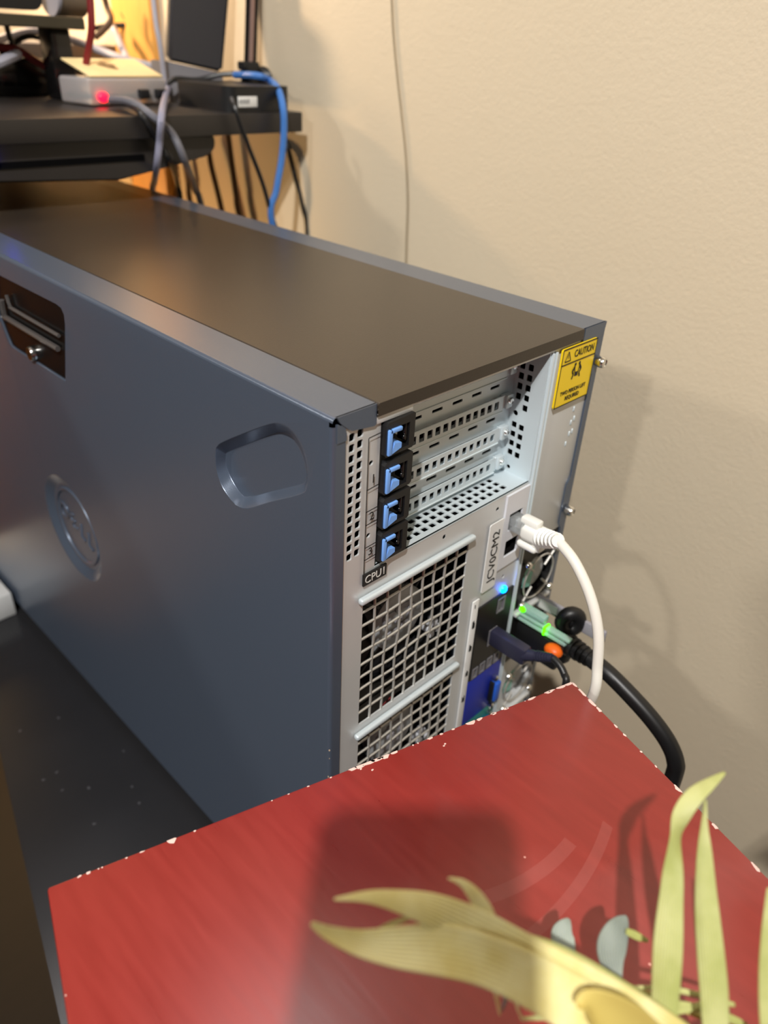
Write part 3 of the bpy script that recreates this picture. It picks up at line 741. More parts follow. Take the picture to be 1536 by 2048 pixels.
# --- power supplies
def psu(zt, lit):
    x0, x1, zb = .1692, .2122, zt - .098
    fx, fz = .1935, zt - .0310
    bm = bmesh.new()
    plate(bm, rect(x0, zb, x1, zt), [circ(fx, fz, .0178, 30)], REAR(.0012), .03)
    ps = new_obj('power_supply', bm, M['zinc'] if not lit else M['black'], TW, label='upper power supply with lit green handle' if lit else 'lower spare power supply')
    B('supply_well', (x0, .028, zb + .03), (x1, .030, zt), M['dark'], ps)
    bm = bmesh.new()
    for r in (.0172,):
        tube(bm, [(fx + r * math.cos(a * PI / 16), -.0008, fz + r * math.sin(a * PI / 16)) for a in range(33)], .0007, 6, False)
    for k in range(4):
        a = PI / 4 + k * PI / 2
        tube(bm, [(fx + .009 * math.cos(a), -.0004, fz + .009 * math.sin(a)), (fx + .021 * math.cos(a), -.0008, fz + .021 * math.sin(a))], .0009, 6)
    new_obj('fan_guard', bm, M['wire'], ps, smooth=True)
    LA('fan_hub', [(.0004, 0), (.0112, 0), (.0120, .001), (.0120, .005), (.011, .006), (.0004, .006)], M['fan_grey'], ps, 24, frame_mtx((fx + .001, .010, fz), (1, 0, 0), (0, -1, 0)))
    bm = bmesh.new()
    plate(bm, [(fx - .0112, fz - .008), (fx - .002, fz - .0108), (fx + .001, fz + .009), (fx - .006, fz + .0112), (fx - .0112, fz + .005)], [], REAR(.0036), .0006)
    new_obj('hub_label', bm, M['fan_teal'], ps)
    for k in range(7):
        a = 2 * PI * k / 7; bm = bmesh.new()
        vs = [bm.verts.new((fx + r * math.cos(a + s), y, fz + r * math.sin(a + s))) for r, s, y in ((.011, -.3, .014), (.011, .3, .009), (.0172, .42, .009), (.0172, -.2, .015))]
        bm.faces.new(vs); new_obj('fan_blade', bm, M['fan_black'], ps)
    for sx in (-1, 1):
        for sz in (-1, 1):
            LA('fan_screw', [(.0005, 0), (.0028, 0), (.0029, .0014), (.0021, .0027), (.0005, .0030)], M['screw'], ps, 10, frame_mtx((fx + sx * .0168, -.0006, fz + sz * .0172), (1, 0, 0), (0, -1, 0)))
    # strap bar and inlet
    B('strap_bar', (x0 + .001, -.0030, fz - .0245), (x1 - .001, .0014, fz - .0215), M['zinc'], ps, bev=.0008)
    return ps
p1 = psu(-.1460, True); p2 = psu(-.2480, False)
# pull handle of the lit supply: three clear ribs around a green light
hz = -.1990
hd = new_obj('pull_handle', (lambda b: (box(b, (.1740, -.041, hz - .0062), (.1800, .0, hz - .0038), .0010, 2), box(b, (.1745, -.043, hz - .0024), (.1800, .0, hz + .0000), .0010, 2), box(b, (.1750, -.022, hz + .0010), (.1812, .0, hz + .0060), .0012, 2), b)[-1])(bmesh.new()), M['clear_green'], p1, smooth=True, label='pale green clear pull handle')
LA('green_light', [(.0004, 0), (.0026, 0), (.0024, .0007), (.0004, .0010)], M['led_green'], p1, 16, frame_mtx((.1748, -.0040, hz + .0042), (0, 0, 1), (-1, 0, 0)), label='lit green light')
B('light_ring', (.1738, -.0245, hz - .0066), (.1803, -.0225, hz + .0004), M['led_green'], hd, bev=.0006)
sp = B('cord_strap', (.1985, -.056, -.2075), (.2020, .0, -.1970), M['clear_grey'], p1, bev=.0012, label='smoky clear cord strap with white lettering patch')
B('strap_print', (.1979, -.018, -.2060), (.1986, -.003, -.1985), M['white_print'], sp)
bm = bmesh.new()
oc = Vector((0.1725,-0.0344,-0.2112))
bmesh.ops.create_uvsphere(bm, u_segments=16, v_segments=10, radius=.0062, matrix=Matrix.Translation(oc) @ Matrix.Diagonal((.9, 1.1, .75, 1)))
new_obj('release_tab', bm, M['orange'], p1, smooth=True, label='orange release tab')

# ------------------------------------------------------------------ cables plugged into the tower
NC = thing('network_cable', 'thick white network cable arching from the socket beside the JCV0CM2 sticker', 'cable', (.1522, -.03, -.1132))
pts = [(0.1307,-0.0406,-0.0964), (0.1296,-0.0455,-0.0975), (0.1264,-0.0584,-0.1023), (0.1244,-0.072,-0.1158), (0.1224,-0.0821,-0.133), (0.1201,-0.0878,-0.1534), (0.1179,-0.0906,-0.1741), (.128, -.078, -.225), (.128, -.070, -.28), (.130, -.065, -.35)]
T('cord', pts, .0030, M['cable_white'], NC, n=8, sides=14)
bm = bmesh.new()
box(bm, (.1470, -.0100, -.1190), (.1574, .006, -.1100), .0008, 2)
new_obj('clear_plug', bm, M['clear'], NC, smooth=True, label='clear plug tip')
bm = bmesh.new()
box(bm, (.1464, -.0235, -.1212), (.1580, -.0075, -.1108), .0030, 3)
box(bm, (.1486, -.0190, -.1120), (.1558, -.0060, -.1066), .0016, 2)
box(bm, (.1470, -.0210, -.1275), (.1574, -.0065, -.1228), .0020, 3)
box(bm, (.1480, -.0235, -.1262), (.1564, -.0165, -.1195), .0020, 2)
new_obj('plug_boot', bm, M['boot_white'], NC, smooth=True)
P0, P1 = Vector((.1522, -.0215, -.1163)), Vector((0.1277,-0.0451,-0.0955))
bm = bmesh.new(); d = (P1 - P0).normalized()
for k in range(5):
    c = P0.lerp(P1, k / 5 + .08)
    r = .0064 - .00042 * k
    tube(bm, [c - d * .0013, c - d * .0010, c + d * .0010, c + d * .0013], [r * .86, r, r, r * .86], 14)
tube(bm, [P0 - d * .002, P1], [.0050, .0036], 12)
new_obj('strain_relief', bm, M['boot_white'], NC, smooth=True)

UC = thing('usb_cable', 'thin black cable with a flat dark USB plug in the black port panel', 'cable', (.1464, -.02, -.2048))
u0 = Vector((.1464, 0.004, -.2048))
bm = bmesh.new()
box(bm, (.1434, -.004, -.2090), (.1494, .006, -.1982), .0004, 1)
new_obj('plug_shell', bm, M['screw'], UC)
bm = bmesh.new()
box(bm, (.1422, -.030, -.2100), (.1506, -.001, -.1970), .0018, 2)
new_obj('plug_body', bm, M['usb'], UC, smooth=True)
bm = bmesh.new()
ua = Vector((.1464, -.028, -.2030)); ub = Vector((0.1464,-0.048,-0.1922))
tube(bm, [ua, ua.lerp(ub, .35), ua.lerp(ub, .4), ub], [.0046, .0036, .0030, .0024], 12)
d = (ub - ua).normalized()
for k in range(6):
    c = ua.lerp(ub, .48 + .085 * k); r = .0038 - .00018 * k
    tube(bm, [c - d * .0008, c + d * .0008], r, 12)
new_obj('strain_relief', bm, M['usb'], UC, smooth=True)
T('cord', [tuple(ub), (0.1457,-0.0537,-0.1938), (0.1443,-0.0587,-0.197), (0.1416,-0.0627,-0.2027), (.143, -.060, -.245), (.145, -.055, -.33)], .0024, M['rubber'], UC, n=6, sides=10)

PC = thing('power_cord', 'thick black power cord looping from the upper power supply behind the red stand', 'cable', (.186, -.03, -.222))
bm = bmesh.new()
box(bm, (.1765, -.036, -.2330), (.1905, .0, -.2090), .0024, 2)
new_obj('plug_body', bm, M['black'], PC, smooth=True)
pa = Vector((0.1207,-0.0631,-0.1424)); 
bm = bmesh.new()
kc = Vector((0.195,-0.0312,-0.2003))
tube(bm, [kc + Vector((math.cos(q * PI / 12) * .0045, -.004 * math.cos(q * PI / 12), math.sin(q * PI / 12) * .0070)) for q in range(25)], .0052, 10, False)
box(bm, tuple(kc - Vector((.003, .003, .006))), tuple(kc + Vector((.003, .003, .006))), .001, 1)
new_obj('cord_loop', bm, M['black'], PC, smooth=True)
bm = bmesh.new()
qa = Vector((0.1821,-0.0383,-0.208)); qb = Vector((0.1799,-0.0592,-0.2073))
tube(bm, [Vector((.185, -.034, -.2225)), qa, qb], [.0075, .0068, .0052], 12)
d = (qb - qa).normalized()
for k in range(5):
    c = qa.lerp(qb, .10 + .19 * k); r = .0080 - .00045 * k
    tube(bm, [c - d * .0012, c - d * .0009, c + d * .0009, c + d * .0012], [r * .85, r, r, r * .85], 14)
new_obj('strain_relief', bm, M['black'], PC, smooth=True)
T('cord', [tuple(qb), (0.1784,-0.0725,-0.2085), (0.1785,-0.0909,-0.2155), (0.179,-0.108,-0.2243), (0.1796,-0.121,-0.2342), (0.1803,-0.1288,-0.2458), (0.1814,-0.1307,-0.2599), (.180, -.131, -.31), (.178, -.130, -.40)], .0056, M['rubber'], PC, n=8, sides=14)

# ------------------------------------------------------------------ red plant stand
c0 = Vector((-0.1533,-0.0021,-0.16)); c1 = Vector((0.1056,-0.0823,-0.16))
ux = (c1 - c0).normalized(); uy = Vector((0, 0, 1)).cross(ux)        # uy points away from the camera
wdt = (c1 - c0).length; dpt = 0.40
ST = thing('plant_stand', 'worn red painted wooden stand with chipped pale edges, in the foreground', 'table', tuple((c0 + c1) / 2 - uy * dpt / 2 + Vector((0, 0, FZ + .16))))
SM = Matrix(((ux.x, uy.x, 0, c0.x), (ux.y, uy.y, 0, c0.y), (0, 0, 1, c0.z), (0, 0, 0, 1)))
bm = bmesh.new()
th_ = 0.018
box(bm, (0, -dpt, -th_), (wdt, 0, 0), .0012, 2, SM)
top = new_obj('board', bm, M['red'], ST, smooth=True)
# bare chips along the edges: shallow flakes lying in the worn corner
bm = bmesh.new()
def chip(bm, along, edge, ln, wd):
    n = 9; vs = []
    for k in range(n):
        a = 2 * PI * k / n; r = 1 + random.uniform(-.3, .3)
        x, y = math.cos(a) * ln / 2 * r, math.sin(a) * wd / 2 * r
        if edge == 'back': p = (along + x, min(-.0003, -.0008 + y), .0001)
        elif edge == 'right': p = (min(wdt - .0003, wdt - .0008 + y), -along + x, .0001)
        elif edge == 'left': p = (max(.0003, .0008 + y), -along + x, .0001)
        else: p = (along + x, edge + y, .00012)
        vs.append(SM @ Vector(p))
    lowv = [v - Vector((0, 0, .0004)) for v in vs]
    a_ = [bm.verts.new(v) for v in vs]; b_ = [bm.verts.new(v) for v in lowv]
    bm.faces.new(a_)
    for k in range(n): bm.faces.new((a_[k], a_[(k + 1) % n], b_[(k + 1) % n], b_[k]))
for k in range(18):
    chip(bm, random.uniform(.03, .99) * wdt, 'back', random.uniform(.0006, .0022), random.uniform(.0004, .0010))
def chip_at(p, edge, ln, wd):
    q = Vector(p) - c0
    chip(bm, q.dot(ux) if edge == 'back' else -q.dot(uy), edge, ln, wd)
for p, l, w_ in (((-0.0229,-0.0411,-0.16), .004, .002), ((-0.0196,-0.0425,-0.16), .005, .003), ((-0.0148,-0.0441,-0.16), .006, .003), ((-0.0103,-0.0454,-0.16), .006, .003), ((-0.0062,-0.0468,-0.16), .005, .0026), ((-0.0014,-0.0483,-0.16), .004, .002), ((0.0411,-0.0621,-0.16), .005, .003), ((0.0462,-0.064,-0.16), .004, .002), ((0.0546,-0.0662,-0.16), .003, .0016), ((0.0623,-0.0686,-0.16), .003, .0016), ((0.0782,-0.0739,-0.16), .005, .0018), ((0.0898,-0.0775,-0.16), .006, .002), ((0.0972,-0.0797,-0.16), .006, .0022), ((0.1024,-0.0814,-0.16), .005, .0022), ((-0.1056,-0.0171,-0.16), .0042, .0034), ((-0.1381,-0.0067,-0.16), .002, .0012), ((0.0179,-0.0546,-0.16), .003, .0012), ((0.024,-0.0567,-0.16), .002, .001)):
    chip_at(p, 'back', l, w_)
for p, l, w_ in (((0.1051,-0.0849,-0.16), .004, .0016), ((0.1035,-0.091,-0.16), .006, .0018), ((0.1014,-0.0985,-0.16), .006, .0026), ((0.0999,-0.1044,-0.16), .004, .0024), ((0.0963,-0.1165,-0.16), .0025, .0014), ((0.0947,-0.1227,-0.16), .0022, .0014), ((0.0848,-0.1575,-0.16), .0055, .0022), ((0.0788,-0.1789,-0.16), .0035, .0022), ((0.0724,-0.2001,-0.16), .0050, .0022), ((0.0887,-0.1436,-0.16), .0016, .001), ((0.0914,-0.134,-0.16), .0014, .001)):
    chip_at(p, 'right', l, w_)
for k in range(5): chip(bm, random.uniform(.002, .1), 'left', random.uniform(.0005, .0010), .0005)
for p in ((0.0203,-0.0632,-0.16), (0.019,-0.0637,-0.16), (-0.0207,-0.0459,-0.16), (-0.0171,-0.05,-0.16)):
    q = Vector(p) - c0; chip(bm, q.dot(ux), q.dot(uy), .0012, .0009)
new_obj('paint_chips', bm, M['chip'], top, label='bare pale chips in the red paint')['kind'] = 'stuff'
for sx in (0.004, wdt - .032):
    for sy in (-.032, -dpt + .004):
        bm = bmesh.new(); box(bm, (sx, sy, FZ + .16), (sx + .028, sy + .028, -th_), .002, 1, SM)
        new_obj('leg', bm, M['red'], ST, smooth=True)
bm = bmesh.new(); box(bm, (.03, -.024, -.06), (wdt - .03, -.010, -th_), .001, 1, SM); new_obj('apron', bm, M['red'], ST, smooth=True)
bm = bmesh.new(); box(bm, (.03, -dpt + .010, -.06), (wdt - .03, -dpt + .024, -th_), .001, 1, SM); new_obj('apron', bm, M['red'], ST, smooth=True)

# ------------------------------------------------------------------ black low table under the tower
TB = thing('low_table', 'scuffed glossy black low table that carries the tower', 'table', (.1, .4, FZ))
l0 = Vector((-0.1502,0.1077,-0.4252)); l1 = Vector((-0.0981,0.3251,-0.4252))
dl = (l1 - l0).normalized()
A_ = l0 + dl * ((.055 - l0.y) / dl.y); B_ = l0 + dl * ((.80 - l0.y) / dl.y)
nr = Vector((dl.y, -dl.x, 0))
Cn = A_ + nr * ((.232 - A_.x) / nr.x)
bm = bmesh.new()
pl_ = [(A_.x, A_.y), (Cn.x, Cn.y), (.232, .80), (B_.x, B_.y)]
vs = [bm.verts.new((x, y, -.4254)) for x, y in pl_]; f = bm.faces.new(vs)
r = bmesh.ops.extrude_face_region(bm, geom=[f])
bmesh.ops.translate(bm, vec=(0, 0, -.03), verts=[v for v in r['geom'] if isinstance(v, bmesh.types.BMVert)])
bmesh.ops.bevel(bm, geom=bm.edges[:], offset=.003, segments=2, affect='EDGES')
tt = new_obj('table_top', bm, M['black_table'], TB, smooth=True)
for x, y in ((-.130, .09), (.18, .02), (.02, .74), (.18, .74)):
    B('leg', (x, y, FZ), (x + .04, y + .04, -.453), M['black_table'], TB, bev=.002)
# dusty scuff flecks lying on its surface
bm = bmesh.new()
for px in ((-0.0128,0.2674,-0.4251), (-0.0265,0.2274,-0.4251), (-0.0309,0.2086,-0.4251), (-0.0787,0.2858,-0.4251), (-0.0667,0.2856,-0.4251), (-0.0716,0.2644,-0.4251), (-0.0545,0.2513,-0.4251), (-0.068,0.2155,-0.4251), (-0.0381,0.3443,-0.4251), (-0.071,0.3529,-0.4251)):
    c = Vector(px); n = 8
    vs = [bm.verts.new((c.x + math.cos(k * PI / 4) * random.uniform(.0005, .0022), c.y + math.sin(k * PI / 4) * random.uniform(.0005, .0022), -.4252)) for k in range(n)]
    bm.faces.new(vs)
new_obj('dust_flecks', bm, mat('grey_dust', (66, 66, 70), .8), tt)['kind'] = 'stuff'

tag(B('paper_box', (-.070, .520, -.4252), (-.004, .640, -.395), M['pale_box'], bev=.002), 'small pale grey card box on the black table by the foot of the tower', 'box')

# ------------------------------------------------------------------ oak cabinet under the desk, mirrored in the tower's side
CB = thing('oak_cabinet', 'warm oak cabinet under the left end of the desk', 'cabinet', (-.45, 1.2, FZ))
cb_ = B('body', (-.70, .98, FZ), (-.10, 1.50, -.02), M['wood'], CB, bev=.003)
for k in range(3):
    dr_ = B('drawer', (-.69, .966, FZ + .02 + .30 * k), (-.11, .98, FZ + .30 + .30 * k), M['wood'], CB, bev=.003)
    LA('knob', [(.0005, 0), (.006, 0), (.006, .008), (.012, .014), (.012, .020), (.0005, .022)], M['screw'], dr_, 16, frame_mtx((-.43, .966, FZ + .16 + .30 * k), (1, 0, 0), (0, -1, 0)))

# ------------------------------------------------------------------ desk
YD = 0.45
DT, DBt = .0715, .0535
DK = thing('computer_desk', 'black laminate desk against the wall, cluttered with gear and cables', 'desk', (-.2, .85, FZ))
bm = bmesh.new(); box(bm, (-.95, YD, DBt), (.358, 1.25, DT), .0012, 2)
new_obj('desktop', bm, M['desk'], DK, smooth=True)
for x, y in ((-.93, YD + .03), (-.93, 1.18), (.31, 1.18)):
    B('leg', (x, y, FZ), (x + .045, y + .045, DBt), M['desk'], DK, bev=.002)
# shallow keyboard tray with a tapered end hanging below the desktop
tp_ = [(-0.0412,0.46,0.0624), (0.2575,0.46,0.0531), (0.2593,0.46,0.0479), (0.2582,0.46,0.0419), (0.2539,0.46,0.0378), (0.2458,0.46,0.0351), (0.202,0.46,0.0277), (0.1559,0.46,0.0202), (-0.0504,0.46,0.0307)]
bm = bmesh.new()
a = [bm.verts.new((p[0], .46, p[2])) for p in tp_]; b_ = [bm.verts.new((p[0], .86, max(p[2], .012))) for p in tp_]
bm.faces.new(a); bm.faces.new(b_[::-1])
for i in range(len(a)): bm.faces.new((a[i], a[(i + 1) % len(a)], b_[(i + 1) % len(a)], b_[i]))
bmesh.ops.bevel(bm, geom=bm.edges[:], offset=.0015, segments=1, affect='EDGES')
tray = new_obj('keyboard_tray', bm, M['desk'], DK)
q0, q1 = (-0.0139,0.4595,0.0471), (0.1818,0.4595,0.0388)
B('tray_slot', (q0[0], .4588, q1[2] - .0035), (q1[0], .4602, q1[2] + .0015), M['dark'], tray)
bx = (0.0501,0.4565,0.0435)
bm = bmesh.new(); bmesh.ops.create_uvsphere(bm, u_segments=12, v_segments=8, radius=.003, matrix=Matrix.Translation(bx))
new_obj('tray_light', bm, mat('deep_blue_led', (10, 10, 255), .3, emit=(10, 20, 255), estr=14), tray, smooth=True, label='lit blue light')

def cable(label, pts, r, m, group=None, n=6, name='cable'):
    o = T(name, pts, r, m, None, n, 8)
    return tag(o, label, 'cable', group)
cable('lavender grey cable dangling in front of the desk edge near its middle', [(0.2983,0.5981,0.0854), (0.2687,0.557,0.0812), (0.1928,0.44,0.0747), (0.1874,0.44,0.0515), (0.1888,0.452,0.0298), (0.222,0.5169,0.0076), (0.234,0.545,-0.0133), (.236, .55, -.10), (.240, .56, -.25)], .0032, M['lav'])
cable('grey cable from the clear case sweeping over the desk edge to the right', [(0.1883,0.52,0.0786), (0.1837,0.475,0.0802), (0.1856,0.444,0.0718), (0.2011,0.44,0.0577), (0.2117,0.44,0.0341), (0.262,0.5096,-0.0003), (0.27,0.511,-0.0202), (.278, .52, -.10), (.28, .53, -.25)], .0034, M['grey_cable'])
cable('dark cable from the clear case dropping left of the grey one', [(0.2007,0.53,0.0786), (0.1833,0.47,0.0767), (0.1772,0.444,0.0701), (0.1905,0.447,0.051), (0.2001,0.447,0.0352), (0.245,0.5134,0.0046), (0.25,0.5174,-0.0145), (.256, .52, -.10), (.26, .53, -.25)], .0026, M['rubber'])
cable('thin black cable hanging from the stand base, left of the blue cable', [(0.2742,0.452,0.084), (0.2719,0.444,0.0772), (0.2746,0.441,0.065), (0.2839,0.44,0.0412), (0.298,0.441,0.0106), (0.3143,0.444,-0.0315), (.365, .46, -.13), (.365, .48, -.25)], .0022, M['rubber'])
cable('bright blue network cable curving down over the right end of the desk', [(0.3379,0.5347,0.0993), (0.3402,0.499,0.1004), (0.3566,0.5,0.096), (0.3378,0.463,0.0911), (0.3277,0.443,0.0766), (0.3259,0.44,0.0572), (0.3219,0.44,0.0304), (0.3145,0.44,0.003), (0.3103,0.443,-0.0319), (.360, .455, -.15), (.362, .46, -.28)], .0034, M['blue_cable'])
cable('black cable falling beside the right end of the desk', [(0.4897,0.66,0.0465), (0.3969,0.53,0.0417), (0.3777,0.5,0.0345), (0.374,0.485,0.01), (0.3758,0.475,-0.0195), (0.3799,0.47,-0.0547), (.365, .46, -.16), (.366, .46, -.3)], .0028, M['rubber'])
cable('dark brown cable behind the desk tray end', [(0.368,0.6401,0.0212), (0.366,0.6337,0.0001), (0.366,0.6252,-0.0241), (0.366,0.6166,-0.0498), (.366, .58, -.16)], .0034, M['brown_cable'])
cable('light brown cable hanging near the wall under the desk', [(0.37,0.6007,0.0399), (0.37,0.5956,0.0044), (0.37,0.5908,-0.028), (0.37,0.5853,-0.0556), (.370, .54, -.18)], .0034, M['brown_cable'])
cable('brown cable lowest under the tray, beside the lavender one', [(0.372,0.7597,-0.0154), (0.372,0.7562,-0.0346), (0.372,0.7544,-0.0568), (.372, .72, -.12)], .0032, M['brown_cable'])
cable('brown cable under the tray between the dark and grey cables', [(0.372,0.703,-0.0016), (0.372,0.6979,-0.0256), (0.372,0.6948,-0.0566), (.372, .65, -.12)], .0036, M['brown_cable'])
cable('short black cable far under the tray', [(0.372,0.841,-0.0381), (0.372,0.8391,-0.0522), (0.372,0.8369,-0.065), (.372, .80, -.10)], .0030, M['rubber'])
cable('thin tube drawn as a shadow line down the bare wall', [(0.3785,0.3518,0.1777), (0.3785,0.347,0.1446), (0.3785,0.3403,0.114), (0.3785,0.3311,0.0783), (0.3785,0.3232,0.0454), (0.3785,0.3172,0.0063), (0.3785,0.3155,-0.0307), (0.3785,0.3136,-0.0696), (0.3785,0.3102,-0.1103)], .0009, mat('wall_shadow_line', (150, 136, 112), .6))  # grey-beige tube stands in for a cable's shadow on the wall

# --- gear on the desk
PI_ = thing('mini_computer', 'milky clear computer case with cream lid and glowing red light on the desk', 'computer', (.21, .56, DT))
k0 = Vector((0.1781,0.5396,0.0715)); k1 = Vector((0.2684,0.5547,0.0715)); k2 = Vector((0.1877,0.6012,0.0715))
ex = (k1 - k0); ey = Vector((-ex.y, ex.x, 0)).normalized() * .05; hgt = .0235
KM = frame_mtx(tuple(k0), tuple(ex), (0, 0, 1))
wl = ex.length
bm = bmesh.new(); box(bm, (0, 0, .0005), (wl, .046, hgt), .003, 3, KM)
cs = new_obj('clear_case', bm, M['acrylic'], PI_, smooth=True)
bm = bmesh.new(); box(bm, (.006, .006, .006), (wl - .006, .040, .010), .001, 1, KM)
new_obj('circuit_board', bm, M['pcb'], PI_)
bm = bmesh.new(); box(bm, (.004, .002, hgt), (wl - .002, .045, hgt + .002), .001, 2, KM)
TL_ = KM @ Matrix.Translation((0, .002, hgt)) @ Matrix.Rotation(math.radians(17), 4, 'X') @ Matrix.Translation((0, -.002, -hgt)) @ KM.inverted()
bmesh.ops.transform(bm, matrix=TL_, verts=bm.verts[:])
ld = new_obj('lid', bm, M['cream'], PI_, smooth=True, label='cream lid with a small dark mark')
bm = bmesh.new()
for dx, dy, rr_ in ((0, 0, .006), (.006, .003, .004), (-.006, .003, .004), (0, .007, .004), (.004, -.004, .004)):
    bmesh.ops.create_circle(bm, cap_ends=True, segments=10, radius=rr_, matrix=TL_ @ KM @ Matrix.Translation((wl * .45 + dx, .024 + dy, hgt + .0022)))
new_obj('lid_mark', bm, mat('lid_print', (150, 120, 80), .6), ld)
bm = bmesh.new(); bmesh.ops.create_uvsphere(bm, u_segments=12, v_segments=8, radius=.0045, matrix=KM @ Matrix.Translation((.012, -.003, .008)) @ Matrix.Diagonal((1.3, .8, 1, 1)))
new_obj('red_light', bm, M['led_red'], PI_, smooth=True, label='glowing red light')
bm = bmesh.new()
for x in (.055, .075): box(bm, (x, -.004, .006), (x + .012, .006, .014), .001, 1, KM)
new_obj('side_plug', bm, M['black'], PI_)

BS = thing('stand_base', 'flat black base with a white label carrying a slim pole, right end of the desk', 'stand', (.285, .53, DT))
s0 = Vector((0.2584,0.5154,0.0715)); s1 = Vector((0.3621,0.48,0.0715))
bm = bmesh.new()
y0 = .458
xa, xb = s0.x + .016, .352
prof = rrect(xa, y0, xb, y0 + .095, .012, 4)
a = [bm.verts.new((x, y, DT + .0002)) for x, y in prof]; b_ = [bm.verts.new((x, y, DT + .022)) for x, y in prof]
bm.faces.new(a[::-1]); bm.faces.new(b_)
for i in range(len(a)): bm.faces.new((a[i], a[(i + 1) % len(a)], b_[(i + 1) % len(a)], b_[i]))
bs = new_obj('base', bm, M['black'], BS, smooth=True)
g0, g1 = (0.2855,0.4575,0.0852), (0.3078,0.4575,0.0762)
B('white_tag', (g0[0], y0 - .0006, g1[2]), (g1[0], y0 + .0004, g0[2]), M['white_label'], BS, bev=.0002, label='small white label')
bm = bmesh.new()
for k in range(9): box(bm, (g0[0] + .001 + .0014 * k, y0 - .0009, g1[2] + .0028), (g0[0] + .0016 + .0014 * k, y0 - .0005, g0[2] - .003 + .0005 * (k % 3)))
new_obj('tag_print', bm, mat('grey_print', (120, 120, 120), .6), BS)
pb = Vector((0.3525,0.53,0.0915)); pt = Vector((0.3627,0.53,0.1901))
dpole = Vector((.0052, 0, 0))
bm = bmesh.new()
tube(bm, [pb - dpole, pt - dpole], .0022, 8); tube(bm, [pb + dpole, pt + dpole], .0022, 8)
new_obj('pole', bm, M['black_gloss'], BS, smooth=True)
bm = bmesh.new(); tube(bm, [pb, pt], .0030, 8); new_obj('pole_core', bm, mat('pinkish_metal', (170, 140, 130), .35, .5), BS, smooth=True)
cl = Vector((0.3537,0.53,0.102))
bm = bmesh.new()
box(bm, (cl.x - .008, cl.y - .007, DT + .021), (cl.x + .008, cl.y + .007, cl.z + .010), .002, 2)
box(bm, (cl.x - .012, cl.y - .006, cl.z + .002), (cl.x + .004, cl.y + .006, cl.z + .010), .002, 2)
lathe(bm, [(.0005, 0), (.012, 0), (.013, .002), (.013, .008), (.011, .010), (.0005, .010)], 18, frame_mtx((cl.x + .008, cl.y, cl.z - .004), (0, 1, 0), (.8, -.6, 0)))
new_obj('clamp', bm, M['black'], BS, smooth=True)

SPK = thing('speaker', 'upright charcoal speaker tilted on a grey wedge foot, behind the stand base', 'speaker', (.30, .66, DT))
z0_ = Vector((0.3217,0.64,0.0936)); 
sa, sb_, sc_, sd_ = Vector((0.2944,0.59,0.1085)), Vector((0.3454,0.567,0.0995)), Vector((0.3638,0.567,0.1908)), Vector((0.3072,0.59,0.1866))
nrm = (sb_ - sa).cross(sd_ - sa).normalized()
if nrm.y < 0: nrm = -nrm
bm = bmesh.new()
f4 = [bm.verts.new(p) for p in (sa, sb_, sc_, sd_)]; dpv = Vector((0.004, .014, .002))
k4 = [bm.verts.new(p + dpv) for p in (sa, sb_, sc_, sd_)]
bm.faces.new(f4); bm.faces.new(k4[::-1])
for i in range(4): bm.faces.new((f4[i], f4[(i + 1) % 4], k4[(i + 1) % 4], k4[i]))
bmesh.ops.bevel(bm, geom=bm.edges[:], offset=.003, segments=2, affect='EDGES')
new_obj('cabinet', bm, M['speaker'], SPK, smooth=True)
wa, wb = Vector((0.2892,0.586,0.0952)), Vector((0.3453,0.562,0.0933))
bm = bmesh.new()
f4 = [bm.verts.new(p) for p in ((wa.x, wa.y, DT + .0003), (wb.x, wb.y, DT + .0003), (sb_.x + .001, sb_.y + .004, sb_.z), (sa.x - .001, sa.y + .004, sa.z))]
k4 = [bm.verts.new((p.co.x, p.co.y + .03, p.co.z)) for p in f4]
bm.faces.new(f4); bm.faces.new(k4[::-1])
for i in range(4): bm.faces.new((f4[i], f4[(i + 1) % 4], k4[(i + 1) % 4], k4[i]))
new_obj('wedge_foot', bm, M['grey_dev'], SPK, label='grey wedge foot')

RS = thing('monitor_riser', 'dark monitor riser shelf on one square post, left end of the desk view', 'shelf', (.12, .64, DT))
ra, rb = Vector((0.0839,0.6,0.1411)), Vector((0.2133,0.6,0.1329))
bm = bmesh.new(); box(bm, (ra.x, .60, rb.z - .001), (rb.x, .80, rb.z + .009), .001, 1)
new_obj('shelf', bm, M['riser'], RS, smooth=True)
pa_, pb2 = Vector((0.183,0.615,0.0934)), Vector((0.2035,0.615,0.0936))
B('post', (pa_.x, .615, DT + .0002), (pb2.x, .640, rb.z - .001), M['black_gloss'], RS, bev=.001)
B('post', (pa_.x - .22, .615, DT + .0002), (pb2.x - .22, .640, rb.z - .001), M['black'], RS, bev=.001)
RT = thing('black_router', 'low black box with vent slots under the riser shelf', 'router', (.10, .68, DT))
r0, r1 = Vector((0.1145,0.66,0.0743)), Vector((0.1956,0.66,0.0731))
rt_ = B('body', (r0.x, .66, DT + .0002), (r1.x, .76, DT + .034), M['black_gloss'], RT, bev=.003)
for k in range(5): B('vent_slot', (r0.x + .006 + .014 * k, .659, DT + .010), (r0.x + .016 + .014 * k, .661, DT + .013), M['dark'], rt_)
GB = thing('grey_switch', 'grey metal box behind the riser post among the cables', 'network switch', (.20, .85, DT))
gx0, gx1 = Vector((0.2313,0.84,0.0975)), Vector((0.3736,0.84,0.1005))
gb_ = B('body', (gx0.x, .84, DT + .0002), (gx1.x, .95, DT + .045), M['grey_dev'], GB, bev=.003)
for k in range(5): B('socket', (gx0.x + .02 + .02 * k, .8392, DT + .014), (gx0.x + .034 + .02 * k, .841, DT + .026), M['dark'], gb_)
zt_ = rb.z + .009
cy0 = Vector((0.1684,0.63,0.1494))
